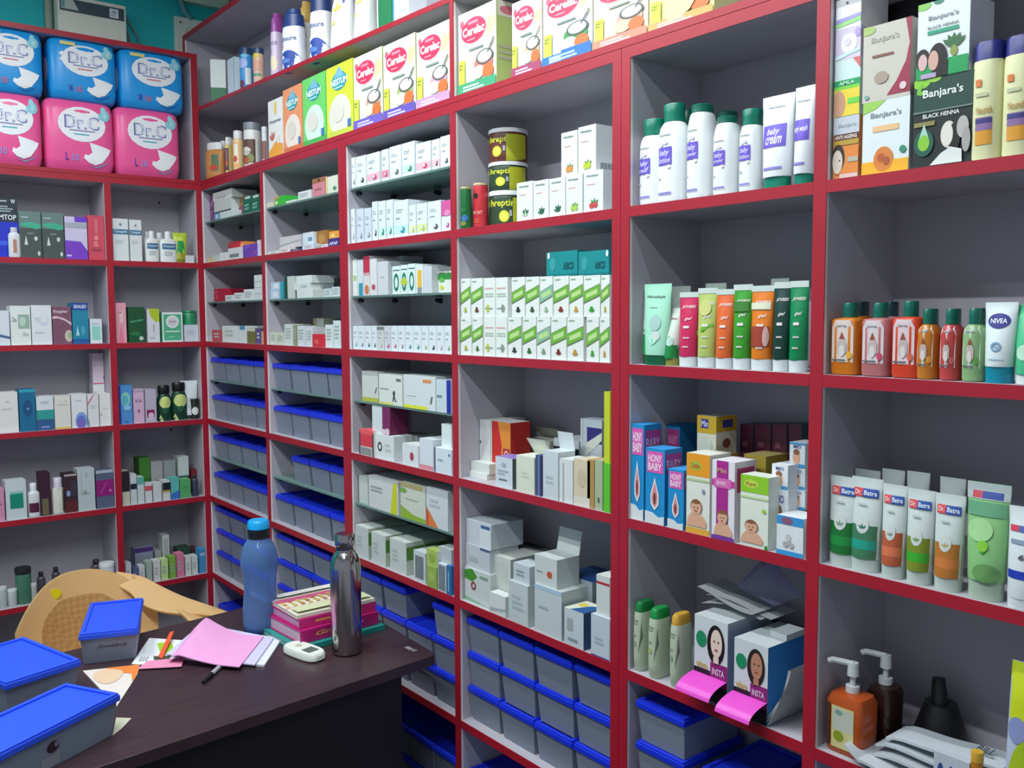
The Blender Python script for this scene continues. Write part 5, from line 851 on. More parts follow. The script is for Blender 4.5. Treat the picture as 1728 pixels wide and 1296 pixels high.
disp(1171, 1228, 1044, 'white and black sachet dispenser, long haired woman picture', FC('1c1618', 'e3cfc0'), 'a8aeb2', .012, 0)
disp(1238, 1296, 1084, 'white and black sachet dispenser, short haired man picture', FC('2a201c', 'b8846a'), '1f78c0', .004, 0)
# loose papers and film over the dispensers
cx, w, z0, h = geo(1168, 1262, 1022, .03, -2)
mb = MB()
for k, (dx, dz, a) in enumerate(((0, .001, .1), (.012, .004, .35), (-.008, .007, -.15))):
    n = 10; vs = []
    for i in range(n+1):
        t = i/n; 
        for j in (0, 1): vs.append((dx-.055+.12*t, .02+.075*j+a*.05*t, dz+.006*k+.010*math.sin(t*3.1+k)+.0005*k))
    mb.add(vs, [(2*i, 2*i+1, 2*i+3, 2*i+2) for i in range(n)], mat('c4c8cc'))
o = mb.build('paper_sheets', smooth=True); o.location = (cx-.005, .035, z0+.002); one(o, 'loose grey white papers lying over the two sachet dispensers', 'papers')
cx, w, z0, h = geo(1250, 1338, 980, .1, None)
mb = MB(); bx_ = [(-.05, .0, .0), (.05, .0, .01), (.045, .06, .005), (-.045, .06, 0)]; tz = Z[4]+.235
mb.add([(cx-.055, .09, 1.095), (cx+.03, .08, 1.085), (cx+.065, .10, 1.105), (cx-.01, .14, 1.10), (cx+.005, .11, 1.155), (cx-.03, .12, 1.14)], [(0, 1, 4), (1, 2, 4), (2, 3, 4), (3, 5, 4), (0, 4, 5), (0, 5, 3)], mat('9a94bc', .25, 'film'))
o = mb.build('plastic_wrapper'); o.data.transform(Matrix.Translation((0, 0, -.012))); one(o, 'crumpled violet grey film wrapper peaked behind the sachet dispensers', 'wrapper')
carton(1252, 1330, 1062, 'heap of small dark cartons holding up the film', '2a2430', d=.128, dep=.06)
cx, w, z0, h = geo(1300, 1340, 1066, .05, 5)
carton(1299, 1328, 1068, 'small white carton on the man picture dispenser', 'c3c9cd', on=5, d=.05, dep=.05)
cx, w, z0, h = geo(1312, 1352, 1145, .012, None)
mb = MB()
for k in range(3):
    n = 10; vs = []; r_ = .05-.006*k
    for i in range(n+1):
        t = i/n*1.3
        for y in (0, .09): vs.append((r_*math.sin(t)-.02+.004*k, y, .095*(i/n)*1.05+.001))
    m_ = len(vs); vs2 = [(x+.0012, y, z) for x, y, z in vs]
    mb.add(vs+vs2, [(2*i, 2*i+1, 2*i+3, 2*i+2) for i in range(n)]+[(m_+2*i+2, m_+2*i+3, m_+2*i+1, m_+2*i) for i in range(n)]+[(2*i, 2*i+2, m_+2*i+2, m_+2*i) for i in range(n)], mat('aab0b2'))
o = mb.build('magazine', smooth=True); o.location = (cx-.022, .004, Z[4]+.001); one(o, 'curled grey paper brochures leaning right of the blue flanked dispenser', 'brochures')

# ================================================================ bay six
shelf('R', Z[1]+.0003, pl(6, 1))
carton(1404, 1450, 196, 'slim orange hair colour carton with face, stack bottom', 'd88a50', [('r', 0, .72, 1, 1, 'c2cbd2'), ('t', 'Banjara', .55, .84, .7, .08, '9098a0'), ('r', .05, .62, 1, .72, '5c2a20'), ('t', 'ANTI AGEING', .5, .67, .85, .06, 'f0e4dc'), ('r', .05, .54, 1, .62, 'b89838'), ('r', .1, .08, 1, .52, 'e2883c'), ('e', .22, .34, .26, .22, '3a2c28'), ('e', .2, .28, .2, .19, 'd8ccbc'), ('e', .28, .3, .03, .015, '4a3a34'), ('r', .6, .26, 1, .34, 'b8b0a0'), ('r', .3, .0, 1, .08, 'd8b8b0')], dep=.07)
carton(1404, 1452, 100, 'slim white green and yellow carton with face, stack middle', 'cfe6e4', [('p', [(.7, 1), (1, 1), (1, .8)], 'd86a70'), ('r', 0, .52, 1, .64, '17a05c'), ('r', 0, .47, 1, .53, '7ad03c'), ('r', 0, 0, 1, .47, 'e8d23c'), ('e', .18, .22, .28, .24, 'c89878'), ('r', .55, .2, 1, .3, '6ad04c'), ('t', 'AMLA', .5, .58, .6, .06, 'c8f0d8')], dep=.07, on=-1)
carton(1404, 1453, 48, 'slim lilac soap carton with white swirl, stack upper', 'd6cce2', [('e', .55, .5, .32, .32, 'eceaf0'), ('p', [(0, .0), (1, .2), (1, .3), (0, .12)], 'c8ecec'), ('e', .9, .8, .12, .15, 'b8a0d8'), ('e', .5, .55, .12, .12, 'dcd4e4')], dep=.07, on=-1)
carton(1404, 1454, -22, 'slim white carton with violet and green bands, stack top', 'f2f2f6', [('p', [(0, .18), (1, .28), (1, .38), (0, .3)], 'a8a0dc'), ('p', [(0, .05), (1, .14), (1, .26), (0, .16)], '9adc88'), ('e', .45, .75, .05, .04, '6a6a6c')], dep=.07, on=-1)
FR = '7a2a44'
carton(1455, 1535, 168, 'white henna carton with orange root picture, lower', 'dbe6e8', [('p', [(.0, 1), (.5, 1), (.3, .9), (.1, .86), (0, .84)], '9acc5a'), ('t', "Banjara's", .5, .80, .66, .1, '8a9494'), ('r', .22, .58, .78, .66, 'e8c08c'), ('r', 0, 0, 1, .18, 'f0b028'), ('e', .47, .2, .21, .17, 'd8803a'), ('e', .42, .22, .08, .06, 'b85a2c'), ('e', .54, .17, .07, .06, 'a85a34'), ('e', .88, .3, .07, .05, '3a8a70')], dep=.07)
carton(1456, 1538, 38, 'beige henna carton with maroon curved edge, upper', 'c8c4b8', [('p', [(.88, 1), (1, 1), (1, .05), (.52, .05), (.72, .22), (.9, .45), (.97, .68)], '9a3048'), ('e', .08, .95, .18, .06, 'a8c070'), ('t', "Banjara's", .46, .8, .58, .1, 'aeb0a4'), ('b', .2, .56, .75, .62, 1, '8a5a50'), ('e', .4, .3, .15, .08, 'a89888'), ('e', .86, .14, .07, .05, 'e0c8cc'), ('e', .1, .07, .05, .03, '7ab0a0')], dep=.07, on=-1)
carton(1541, 1642, 128, 'dark green black henna carton with couple, lower', '14201e', [('r', 0, .62, 1, 1, '18433a'), ('e', .12, .97, .16, .07, '8ccc3c'), ('e', .35, 1, .12, .05, '9ad04a'), ('leaf', .05, .84, .2, '7ac040', (10, 60)), ('t', "Banjara's", .5, .82, .68, .12, 'e4ece6'), ('r', 0, .62, 1, .64, '6a7c78'), ('t', 'BLACK HENNA', .48, .69-.11, .62, .05, 'dfe4e0'), ('r', .02, .47, .38, .52, '8a844c'), ('e', .2, .28, .17, .15, '1f5c4e'), ('p', [(.2, .5), (.1, .3), (.3, .3)], 'a8d0c0'), ('e', .2, .28, .1, .09, '86c83c'), ('e', .62, .34, .13, .15, 'd9d2ca'), ('e', .72, .3, .10, .16, '181614'), ('e', .6, .34, .10, .13, 'e2dcd4'), ('p', [(.32, .02), (.5, .14), (.66, .2), (.85, .16), (.86, .02)], 'dde2de'), ('e', .86, .4, .1, .12, 'b8b4b0'), ('e', .92, .26, .07, .14, 'a8a4a2')], dep=.07)
carton(1548, 1637, -2, 'white henna carton with two dark haired women, upper', 'e3ebec', [('e', .1, .97, .16, .06, '8ac860'), ('e', .4, .99, .1, .04, '3a8a6c'), ('t', "Banjara's", .5, .78, .58, .08, '8a9698'), ('t', 'BLACK HENNA', .5, .66, .6, .04, '7a8a88'), ('r', .2, .57, .8, .62, '2fa07c'), ('leaf', .72, .34, .28, '3a6a40', (40, 65, 90, 115, 140)), ('e', .72, .3, .07, .07, '8a9a4c'), ('r', 0, 0, 1, .22, '149c54'), ('e', .12, .26, .14, .14, '1a1618'), ('e', .42, .24, .18, .2, '14100e'), ('r', .36, 0, .62, .2, '14100e'), ('e', .13, .22, .09, .11, 'd8b4b4'), ('e', .34, .22, .1, .13, 'd3a898'), ('r', .1, 0, .4, .06, 'b8a0c8')], dep=.065, on=-1)
carton(1460, 1600, -20, 'black carton standing behind the henna boxes', '17151c', d=.1, dep=.04)
for u0, u1, ds in ((1646, 1697, 'pale yellow lotion bottle with navy cap, left'), (1699, 1752, 'pale yellow lotion bottle with navy cap, cut by frame')):
    lofted(u0, u1, 74 if u0 < 1690 else 64, ds, 'bottle', [('bottle_body', 'e4e4b4', 'plast', [(0, .93, .93, 2.6), (.03, 1, 1, 2.6), (.75, 1, 1, 2.6), (.84, .97, .95, 2.6)], [('r', .28, .13, .8, .36, 'd8982c'), ('r', .28, .25, .8, .36, '8a6a9c'), ('r', .28, .31, .8, .35, '3a3a7c'), ('r', .25, .62, .45, .68, 'd8783c'), ('b', .25, .52, .8, .58, 1, 'c0c4a0'), ('t', 'Nourish', .55, .42, .5, .06, 'b08a4c')]),
            ('cap', '2c2f7c', 'plast', [(.841, .95, .94, 2.6), (.97, .93, .9, 2.6), (1, .86, .84, 2.6)], ())], t=.042, d=.008)
shelf('R', Z[2]+.0003, pl(6, 2))
def AMB(c, flat): return [('p', [(.12, .18), (.88, .18), (.88, .66), (.76, .76), (.24, .76), (.12, .66)], flat), ('b', .3, .66, .7, .7, 1, '9a9a9c'), ('p', [(.5, .6), (.34, .44), (.34, .32), (.5, .24), (.66, .32), (.66, .44)], 'c4b4b0'), ('p', [(.5, .6), (.4, .5), (.6, .5)], '9c4a38'), ('e', .5, .34, .1, .08, 'dcd4d0'), ('e', .76, .28, .1, .05, c), ('b', .15, .19, .85, .23, 1, '6a6a6a')]
def amb(u0, u1, vt, c, ds, flat='d9ccc8', d_=.01, t=.04, capc='0a6a58', sm=0):
    sbottle(u0, u1, vt, ds, c, capc, AMB({'e0801c': 'e8b03a', 'c87a7c': 'd04a6c', 'e84a2c': 'd86a4c', 'd8882c': 'e8a03c', 'd85050': 'd06a5c', '9cc88c': '6aa84c'}[c], flat), caph=.2 if not sm else .215, capw=.46 if not sm else .6, t=t, sh=.05 if not sm else .16, n=4 if not sm else 2.3, d=d_, kind='liquid')
amb(1397, 1449, 511, 'e0801c', 'flat orange body wash bottle, green cap', 'e0d0c8')
amb(1452, 1500, 511, 'c87a7c', 'flat dusty rose body wash bottle, green cap', 'dccfd4')
amb(1503, 1552, 508, 'e84a2c', 'flat bright red body wash bottle, green cap', 'e0ccd0')
amb(1551, 1588, 521, 'd8882c', 'small round amber body wash bottle', 'e4d4c4', sm=1, t=.036)
amb(1590, 1626, 521, 'd85050', 'small round coral body wash bottle', 'e0ccd4', sm=1, t=.036)
amb(1628, 1668, 520, '9cc88c', 'small round pale green body wash bottle', 'cadccf', sm=1, t=.036)
for u0, u1, ds in ((1425, 1458, 'dark capped orange bottle behind the flat orange one'), (1478, 1514, 'dark capped rose bottle behind the dusty rose one')):
    amb(u0, u1, 509, 'e0801c' if u0 < 1450 else 'c87a7c', ds, capc='0c3c44', d_=.07)
tube(1664, 1714, 510, 'white face wash tube with navy oval logo', 'dfecec', '0c86a0', [('e', .5, .77, .34, .095, '2a2f88'), ('t', 'NIVEA', .5, .77, .5, .06, 'eef2fa'), ('ring', .5, .45, .16, .06, .6, '7a9cc0'), ('t', 'N', .5, .45, .1, .04, '5a7ca8'), ('b', .3, .28, .75, .31, 1, 'a8c0cc')], caph=.2, capw=.8, taper=.84, d=.006)
tube(1716, 1760, 514, 'green and white tube cut by frame edge', '4fc08c', 'dce6e2', [('e', .5, .4, .3, .1, 'b8e0c8')], d=.01)
shelf('R', Z[3]+.0003, pl(6, 3))
def DB(pan, band, dot, wlow=.62): return [('r', 0, .14, 1, .5, pan), ('r', 0, .24, 1, .34, band), ('e', .5, .5, .2, .09, 'ccd4cf'), ('leaf', .5, .46, .16, dot, (40, 90, 140)), ('r', .12, .8, .42, .89, 'd84a4c'), ('t', 'Dr.', .27, .845, .2, .05, 'f4dcdc'), ('r', .42, .8, .9, .89, '2c4fa0'), ('t', 'Batra', .66, .845, .4, .05, 'e0e8f4'), ('b', .3, .7, .7, .74, 1, 'b8c0c0')]
for u0, u1, vt, pan, band, dot, ds in ((1387, 1435, 802, '14702f', '188a3c', '6a9a80', 'deep green'), (1438, 1488, 806, '3f7a58', '1f9a84', '2a6a64', 'sea green and teal'), (1490, 1530, 818, 'b85a38', 'd8744c', '8a8c84', 'terracotta'), (1532, 1576, 826, '7c8c24', '3aa82c', '6a9a4c', 'olive and bright green'), (1579, 1626, 834, 'b8742c', 'd07a3c', 'c0a05a', 'ochre orange')):
    tube(u0, u1, vt, 'white face wash tube with %s panel' % ds, 'cfd9d6', 'b9c8bf', DB(pan, band, dot), caph=.13, capw=.84, taper=.88, d=.008 if u0 < 1480 else .006, t=.032)
tube(1634, 1700, 815, 'tall translucent green tube with silver crimp', '8fc884', 'a8bca8', [('r', .0, .86, 1, 1, 'b8c4c4'), ('r', .15, .87, .38, .93, 'c84a5c'), ('r', .38, .87, .85, .93, '3a4f9c'), ('r', .05, .72, .95, .84, '6aa880'), ('e', .4, .6, .3, .1, 'a8d898'), ('p', [(0, .38), (1, .42), (1, .48), (0, .43)], '4ab43a'), ('e', .5, .47, .12, .05, '8ad040'), ('e', .6, .24, .3, .08, '6a9c5c')], caph=.16, capw=.78, taper=.84, d=.004, t=.035)
tube(1704, 1760, 856, 'white tube with royal blue ring, frame edge', 'dde6e8', 'd8e2e4', [('r', 0, .3, 1, .38, '2038b0'), ('r', .1, .76, .35, .82, 'd84a5c'), ('r', .35, .76, .7, .82, '5a6ab0'), ('b', .15, .62, .6, .7, 1, '8a9ab0'), ('leaf', .4, .5, .2, '5a5a64', (10, 40))], caph=.1, capw=.86, taper=.9, d=.002)
for u0, u1, vt in ((1440, 1480, 792), (1488, 1524, 792), (1530, 1566, 796), (1586, 1626, 806)):
    tube(u0, u1, vt, 'pale tube crimp rising in the back row', 'c2cccb', 'aab4b2', d=.075, t=.03)
shelf('R', Z[4]+.0003, pl(6, 4))
def pump(u0, u1, vt, ds, c, d_, lab, dk=0):
    cx, w, z0, h = geo(u0, u1, vt, d_, None); hb = h*.66; t = .05
    r = bpy.data.objects.new('pump_bottle', None); C.objects.link(r)
    secs = [(0, .92, .92, 6), (.04, 1, 1, 6), (.86, 1, 1, 6), (.96, .86, .86, 5), (1, .36, .36, 2)]
    mb = MB(); vs, fs = loftpts(secs, w, t, hb); mb.add(vs, fs, mat(c, .2, 'liquid' if not dk else 'plast'))
    if lab: art(mb, [('r', .2, .1, .8, .8, 'cfc98c'), ('r', .24, .4, .78, .76, 'c2c4b8'), ('e', .4, .3, .14, .09, '8a9a24'), ('e', .4, .7, .1, .04, '7a9a94'), ('r', .06, .1, .16, .82, '4a3428')], wrapfn(secs, w, t, hb), w/hb, 1)
    mb.build('bottle_body', r, smooth=True)
    m = mat('cfd4d6', .3, 'plast'); mb = MB(); mb.cyl((0, t/2, hb), (0, t/2, hb+h*.07), .010, .010, m); mb.cyl((0, t/2, hb+h*.07), (0, t/2, hb+h*.2), .004, .004, m); mb.cyl((0, t/2, hb+h*.18), (0, t/2, h*.985), .0085, .0075, m)
    mb.tube([(0, t/2, h*.965), (-.015, t/2-.006, h*.975), (-.026, t/2-.013, h*.985), (-.031, t/2-.016, h*.965)], .0045, m); mb.build('pump_head', r, smooth=True)
    put(r, cx, z0, d_); CT['items'].append({'top': z0+h, 'w': w, 'cx': cx}); reg(r, ds, 'pump bottle', CT['place'], cx)
pump(1391, 1455, 1122, 'square orange pump bottle with cream label', 'c85a24', .012, 1)
pump(1458, 1500, 1108, 'dark brown pump bottle behind the orange one', '3a2420', .075, 0, 1)
cx, w, z0, h = geo(1520, 1596, 1135, .09, None)
mb = MB(); mb.cyl((cx, .143, z0+.0), (cx, .143, z0+.012), .037, .041, mat('15161a', .4), 24); mb.cyl((cx, .143, z0+.012), (cx, .143, z0+.07), .041, .022, mat('15161a', .4), 24); mb.cyl((cx-.002, .143, z0+.07), (cx-.004, .143, z0+.105), .012, .009, mat('15161a', .4), 16)
o = mb.build('funnel', smooth=True); one(o, 'black plastic funnel standing upside down behind the folded papers', 'funnel')
mb = MB()
cx0 = hit(1458, 1250, 1, .05).x; cx1 = hit(1712, 1250, 1, .05).x; W_ = cx1-cx0
for k, (za, zb, c, x0, x1, y0) in enumerate(((.001, .004, 'c4cad0', 0, .42, .0), (.012, .016, 'b6bcc2', .1, 1, .02), (.028, .034, 'bcc4ca', .14, 1, .03), (.044, .052, 'c6ced4', .2, .96, .035))):
    n = 12; vs = []
    for i in range(n+1):
        t = i/n; x = cx0+W_*(x0+(x1-x0)*t); lift = .035*max(0, .25-t)*2 if k == 0 else .012*math.exp(-t*9)*-1
        for y in (y0-.004*(k == 0), y0+.055): vs.append((x, y, Z[4]+za+lift+.004*math.sin(t*5+k)+.004))
    vs += [(x, y, z+.004) for x, y, z in vs]; q = 2*(n+1)
    mb.add(vs, [(2*i, 2*i+2, 2*i+3, 2*i+1) for i in range(n)]+[(q+2*i+1, q+2*i+3, q+2*i+2, q+2*i) for i in range(n)]+[(2*i, q+2*i, q+2*i+2, 2*i+2) for i in range(n)]+[(0, 1, q+1, q), (q-2, 2*q-2, 2*q-1, q-1)], mat(c))
art(mb, [('t', 'BILL', .5, .5, .8, .6, '4a5258')], lambda x, y, e: (cx0+W_*(.74+.14*x), .045+y*.035, Z[4]+.0605+e), 1.6)
o = mb.build('folded_papers'); one(o, 'stack of folded white printed sheets beside the orange pump bottle', 'papers')
cx, w, z0, h = geo(1478, 1520, 1195, .09, None)
carton(1470, 1512, 1196, 'brown paper card leaning behind pump bottles', '6e6450', d=.15, dep=.008, name='card', cat='card')
lofted(1704, 1756, 1118, 'lime and white refill pouch at frame edge', 'pouch', [('wrapper', 'b8c4d8', 'plast', [(0, .95, .9, 3), (.1, 1, 1, 3), (.8, .98, .5, 3), (1, .96, .05, 4)], [('r', 0, .66, 1, 1, 'c8d81c'), ('e', .8, .3, .6, .26, 'a8c020'), ('e', .4, .6, .3, .08, '8a94c4')])], t=.05, d=.002, cat='pouch')

carton(1574, 1636, 1277, 'low carton patterned with blue medallions', 'c0c8d0', [('e', .2, .5, .1, .3, '2f4a8c'), ('e', .5, .5, .1, .3, '3a3a9c'), ('e', .8, .5, .1, .3, '2f4a8c')], d=.001, dep=.012)
jar(1638, 1658, 1267, 'little amber glass vial at shelf front', 'b8781c', 'd8a83a', d=.0005, t=.018, name='vial', cat='vial')
# ================================================================ the table and what lies on it
TZ = .79
PA, PB_ = hit(737, 1104, 2, TZ), hit(548, 991, 2, TZ)
E3 = hit(180, 1290, 2, TZ)-PA; E3 = Vector((E3.x, E3.y)).normalized(); E2 = hit(237, 1068, 2, TZ)-PB_; E2 = Vector((E2.x, E2.y)).normalized()
def rnd(pts, r=.018, n=5):
    out = []
    for i, p in enumerate(pts):
        p = Vector(p); a = (Vector(pts[i-1])-p).normalized(); b = (Vector(pts[(i+1) % len(pts)])-p).normalized()
        for k in range(n+1):
            t = k/n; q0 = p+a*r; q1 = p+b*r; out.append(tuple((q0*(1-t)+p*t)*(1-t)+(p*(1-t)+q1*t)*t))
    return out
A2 = Vector((PA.x, PA.y)); B2 = Vector((PB_.x, PB_.y)); L_ = 1.55
WOOD = bpy.data.materials.new('dark_wenge_laminate'); WOOD.use_nodes = True; nt = WOOD.node_tree; b_ = nt.nodes['Principled BSDF']
tc = nt.nodes.new('ShaderNodeTexCoord'); mp = nt.nodes.new('ShaderNodeMapping'); mp.inputs['Scale'].default_value = (30, 1.5, 8); no = nt.nodes.new('ShaderNodeTexNoise'); no.inputs['Scale'].default_value = 3; no.inputs['Detail'].default_value = 6
cr_ = nt.nodes.new('ShaderNodeValToRGB'); cr_.color_ramp.elements[0].color = lin('2c1f22'); cr_.color_ramp.elements[1].color = lin('46343a')
nt.links.new(tc.outputs['Object'], mp.inputs[0]); nt.links.new(mp.outputs[0], no.inputs['Vector']); nt.links.new(no.outputs['Fac'], cr_.inputs[0]); nt.links.new(cr_.outputs[0], b_.inputs['Base Color']); b_.inputs['Roughness'].default_value = .32
tb = bpy.data.objects.new('table', None); C.objects.link(tb)
def tpoly(a, b, e3, e2, inset=0): return [(a.x, a.y), (b.x, b.y), (b.x+e2.x*L_, b.y+e2.y*L_), (a.x+e3.x*L_, a.y+e3.y*L_)]
mb = MB(); P = tpoly(A2, B2, E3, E2); mb.prism(rnd(P)[::-1], TZ-.024, TZ, WOOD); mb.build('table_top', tb, bevel=.0015)
DK = mat('141216', .5)
nrm = Vector((-E3.y, E3.x)); nrm = nrm if nrm.x < 0 else -nrm
s0 = A2+E3*.09+nrm*.012; s1 = A2+E3*(L_-.02)+nrm*.012
mb = MB(); mb.prism([tuple(s0), tuple(s1), tuple(s1+nrm*.018), tuple(s0+nrm*.018)], 0, TZ-.0245, DK); mb.build('front_panel', tb)
for q0 in (s0+nrm*.0185, s1+nrm*.0185-E3*.02):
    mb = MB(); q1 = q0+nrm*.5; mb.prism([tuple(q0), tuple(q0+E3*.018), tuple(q1+E3*.018), tuple(q1)], 0, TZ-.0245, DK); mb.build('side_panel', tb)
q = hit(690, 1094, 2, TZ); mb = MB(); mb.box(q.x-.012, q.x+.012, q.y-.006, q.y+.006, TZ+.0002, TZ+.0005, mat('8a8284', .6)); mb.box(q.x+.016, q.x+.024, q.y-.004, q.y+.008, TZ+.0002, TZ+.0005, mat('8a8284', .6)); mb.build('scuff_mark', tb)
one(tb, 'dark brown wood laminate counter table with rounded corner and black front', 'table')

def bigbin(name_label, c, right, w, dep, h, marks=(), z=TZ):
    # c: world front-left-bottom corner direction; right: unit vector of the front edge
    r = bpy.data.objects.new('storage_bin', None); C.objects.link(r); bin_parts(r, w, dep, h, '2a55e8', marks)
    ang = math.atan2(right[1], right[0]); r.rotation_euler = (0, 0, ang); r.location = (c[0]+right[0]*w/2, c[1]+right[1]*w/2, z+.0005); one(r, name_label, 'storage bin'); return r
def two(a, b): v = Vector((b[0]-a[0], b[1]-a[1])); return v.normalized(), v.length
zl = TZ+.0725
bl, br, tr_ = hit(132, 1071, 2, zl), hit(233, 1060, 2, zl), hit(243, 1008, 2, zl)
u_, w_ = two(bl, br); v_, d_ = two(br, tr_); bigbin('tall view blue lidded bin with handwriting, standing before the chair', bl, u_, w_, d_, zl-TZ, [('i', '(Kombipol)', .55, .62, .55, .16, '3a3a52')])
zl = TZ+.070
rt_ = hit(137, 1112, 2, zl); v_ = Vector((.276, -.961)); d_, w_ = .23, .15; fr = Vector((rt_.x, rt_.y))+v_*w_; u_ = -v_; bigbin('blue lidded bin at left photo edge behind the long one', fr, u_, w_, d_, zl-TZ)
zl = TZ+.075
fl, rt_ = hit(6, 1268, 2, zl), hit(203, 1169, 2, zl); bk = hit(135, 1142, 2, zl); u_, w_ = two(fl, rt_); v_, d_ = two(rt_, bk)
fl2 = Vector((fl.x, fl.y))-u_*.02; bigbin('longest blue lidded bin with dark round sticker at front', fl2, u_, w_+.02, d_, zl-TZ, [('e', .44, .62, .055, .17, '3a1c28'), ('e', .47, .66, .02, .08, '7a7aa0'), ('r', .34, .05, .5, .4, '8e929c')])

def lathe(name, parts, x, y, z, lab, cat, seg=36):
    r = bpy.data.objects.new(name, None); C.objects.link(r); r.location = (x, y, z)
    for pn, m, prof in parts:
        mb = MB(); vs = []
        for rr, zz in prof: vs += [(rr*math.cos(2*math.pi*i/seg), rr*math.sin(2*math.pi*i/seg), zz) for i in range(seg)]
        fs = [(j*seg+i, j*seg+(i+1) % seg, (j+1)*seg+(i+1) % seg, (j+1)*seg+i) for j in range(len(prof)-1) for i in range(seg)]
        fs += [tuple(range(seg-1, -1, -1)), tuple(range((len(prof)-1)*seg, len(prof)*seg))]; mb.add(vs, fs, m); mb.build(pn, r, smooth=True)
    one(r, lab, cat); return r
q = hit(584, 1103, 2, TZ); R_ = .0345; q.x -= .008; q.y += .006
ST = mat('b9b4b4', .16, 'metal')
lathe('steel_bottle', [('bottle_body', ST, [(R_*.86, 0), (R_*.96, .003), (R_, .012), (R_*1.005, .08), (R_, .195), (R_*.97, .208), (R_*.84, .222), (R_*.66, .231), (R_*.58, .235), (R_*.58, .238)]), ('neck_ring', mat('6a6668', .25, 'metal'), [(R_*.56, .2385), (R_*.56, .246)]), ('screw_lid', ST, [(R_*.62, .2465), (R_*.64, .249), (R_*.64, .268), (R_*.58, .273)])], q.x, q.y, TZ+.0004, 'polished steel water bottle standing at the right of the diaries', 'bottle')
q = hit(437, 1066, 2, TZ); q.x -= .015; q.y += .012
BL = mat('86b4ea', .12, 'glass'); R_ = .042
lathe('water_bottle', [('bottle_body', BL, [(R_*.86, 0), (R_*.98, .006), (R_*1.0, .02), (R_*1.0, .05), (R_*.95, .07), (R_*.90, .10), (R_*.93, .13), (R_*1.04, .155), (R_*1.06, .175), (R_*.96, .198), (R_*.78, .214), (R_*.62, .222), (R_*.6, .226)]), ('neck_band', mat('14161a', .4), [(R_*.60, .2265), (R_*.62, .228), (R_*.62, .247), (R_*.58, .248)]), ('cap', mat('12a0e0', .3, 'plast'), [(R_*.58, .2485), (R_*.62, .25), (R_*.60, .266), (R_*.52, .27)])], q.x, q.y, TZ+.0004, 'translucent blue plastic water bottle with cyan cap beside the diaries', 'bottle')
# diaries
def book(cx, cy, z, lx, ly, th, rot, cov, page, lab, ops=(), fops=(), nm='diary', cat='book'):
    r = bpy.data.objects.new(nm, None); C.objects.link(r); r.location = (cx, cy, z+.0004); r.rotation_euler = (0, 0, math.radians(rot))
    mb = MB(); cm = mat(cov, .4); mb.box(-lx/2, lx/2, -ly/2, ly/2, 0, .002, cm); mb.box(-lx/2, lx/2, -ly/2, ly/2, th-.002, th, cm); mb.box(lx/2-.002, lx/2, -ly/2, ly/2, .002, th-.002, cm)
    if ops: art(mb, ops, lambda x, y, e: (-lx/2+y*lx, -ly/2+x*ly, th+e), ly/lx)
    if fops: art(mb, fops, lambda x, y, e: (lx/2+e, -ly/2+x*ly, y*th), ly/th)
    mb.build('cover', r); mb = MB(); mb.box(-lx/2+.003, lx/2-.0025, -ly/2+.003, ly/2-.003, .0022, th-.0022, mat(page, .8)); mb.build('pages', r); one(r, lab, cat)
f0 = hit(499, 1103, 2, TZ); bx0, by0 = f0.x, f0.y
book(bx0-.105, by0+.115, TZ, .205, .235, .012, 3, '1f8c86', 'c8d8d4', 'thin teal notebook at the bottom of the diary pile')
z_ = TZ+.0128
book(bx0-.105, by0+.118, z_, .175, .21, .030, 3, 'b01c6c', 'c8a8b8', 'thick magenta diary with gold lettering on its spine', fops=[('i', 'Greeting', .5, .5, .62, .45, 'd8a850')])
z_ += .0308
book(bx0-.112, by0+.122, z_, .165, .205, .022, 2, 'c42a78', 'b890b0', 'pink violet diary, second from the top of the pile', fops=[('b', .2, .3, .8, .7, 1, 'e0a850')])
z_ += .0228
ck = []
for i in range(10):
    for j in range(3): ck.append(('r', .03+i*.095, .36+j*.09, .03+i*.095+.05, .36+j*.09+.05, ['d8b83a', 'c8682c', 'e0cc70'][(i+j) % 3]))
book(bx0-.115, by0+.122, z_, .165, .205, .008, 0, 'dfdcca', 'c8c4b8', 'cream and pink patterned booklet lying on top of the pile', ops=[('r', 0, .2, 1, .36, 'c85a84'), ('r', 0, .62, 1, .66, 'd88aa8')]+ck+[('r', .03, .72, .97, .95, 'cfd3a8'), ('r', .08, 0.02, .9, .17, 'e6e4dc')], nm='booklet', cat='booklet')
# glucometer / remote
a_, b2 = hit(483, 1095, 2, TZ), hit(545, 1118, 2, TZ)
r = bpy.data.objects.new('glucose_meter', None); C.objects.link(r); v_, l_ = two(a_, b2); r.rotation_euler = (0, 0, math.atan2(v_.y, v_.x)); r.location = ((a_.x+b2.x)/2, (a_.y+b2.y)/2, TZ+.0004)
mb = MB(); lx = .115; n = 24
sec = [(0, .90), (.003, 1), (.013, 1), (.018, .93)]
vs = []
for zz, s_ in sec:
    for i in range(n): t = 2*math.pi*i/n; c_, q_ = math.cos(t), math.sin(t); vs.append((lx/2*s_*math.copysign(abs(c_)**.6, c_), .026*s_*math.copysign(abs(q_)**.6, q_), zz))
mb.add(vs, [(j*n+i, j*n+(i+1) % n, (j+1)*n+(i+1) % n, (j+1)*n+i) for j in range(3) for i in range(n)]+[tuple(range(n-1, -1, -1)), tuple(range(3*n, 4*n))], mat('dfe4da', .4, 'plast')); mb.build('meter_body', r, smooth=True)
mb = MB(); mb.box(.008, .036, -.014, .014, .0181, .0188, mat('5a6a64', .3)); mb.build('screen', r)
mb = MB(); mb.cyl((-.02, 0, .0181), (-.02, 0, .0195), .008, .007, mat('b8b89c', .5)); mb.build('button', r)
one(r, 'small white handheld meter with grey screen lying before the bottles', 'glucose meter')
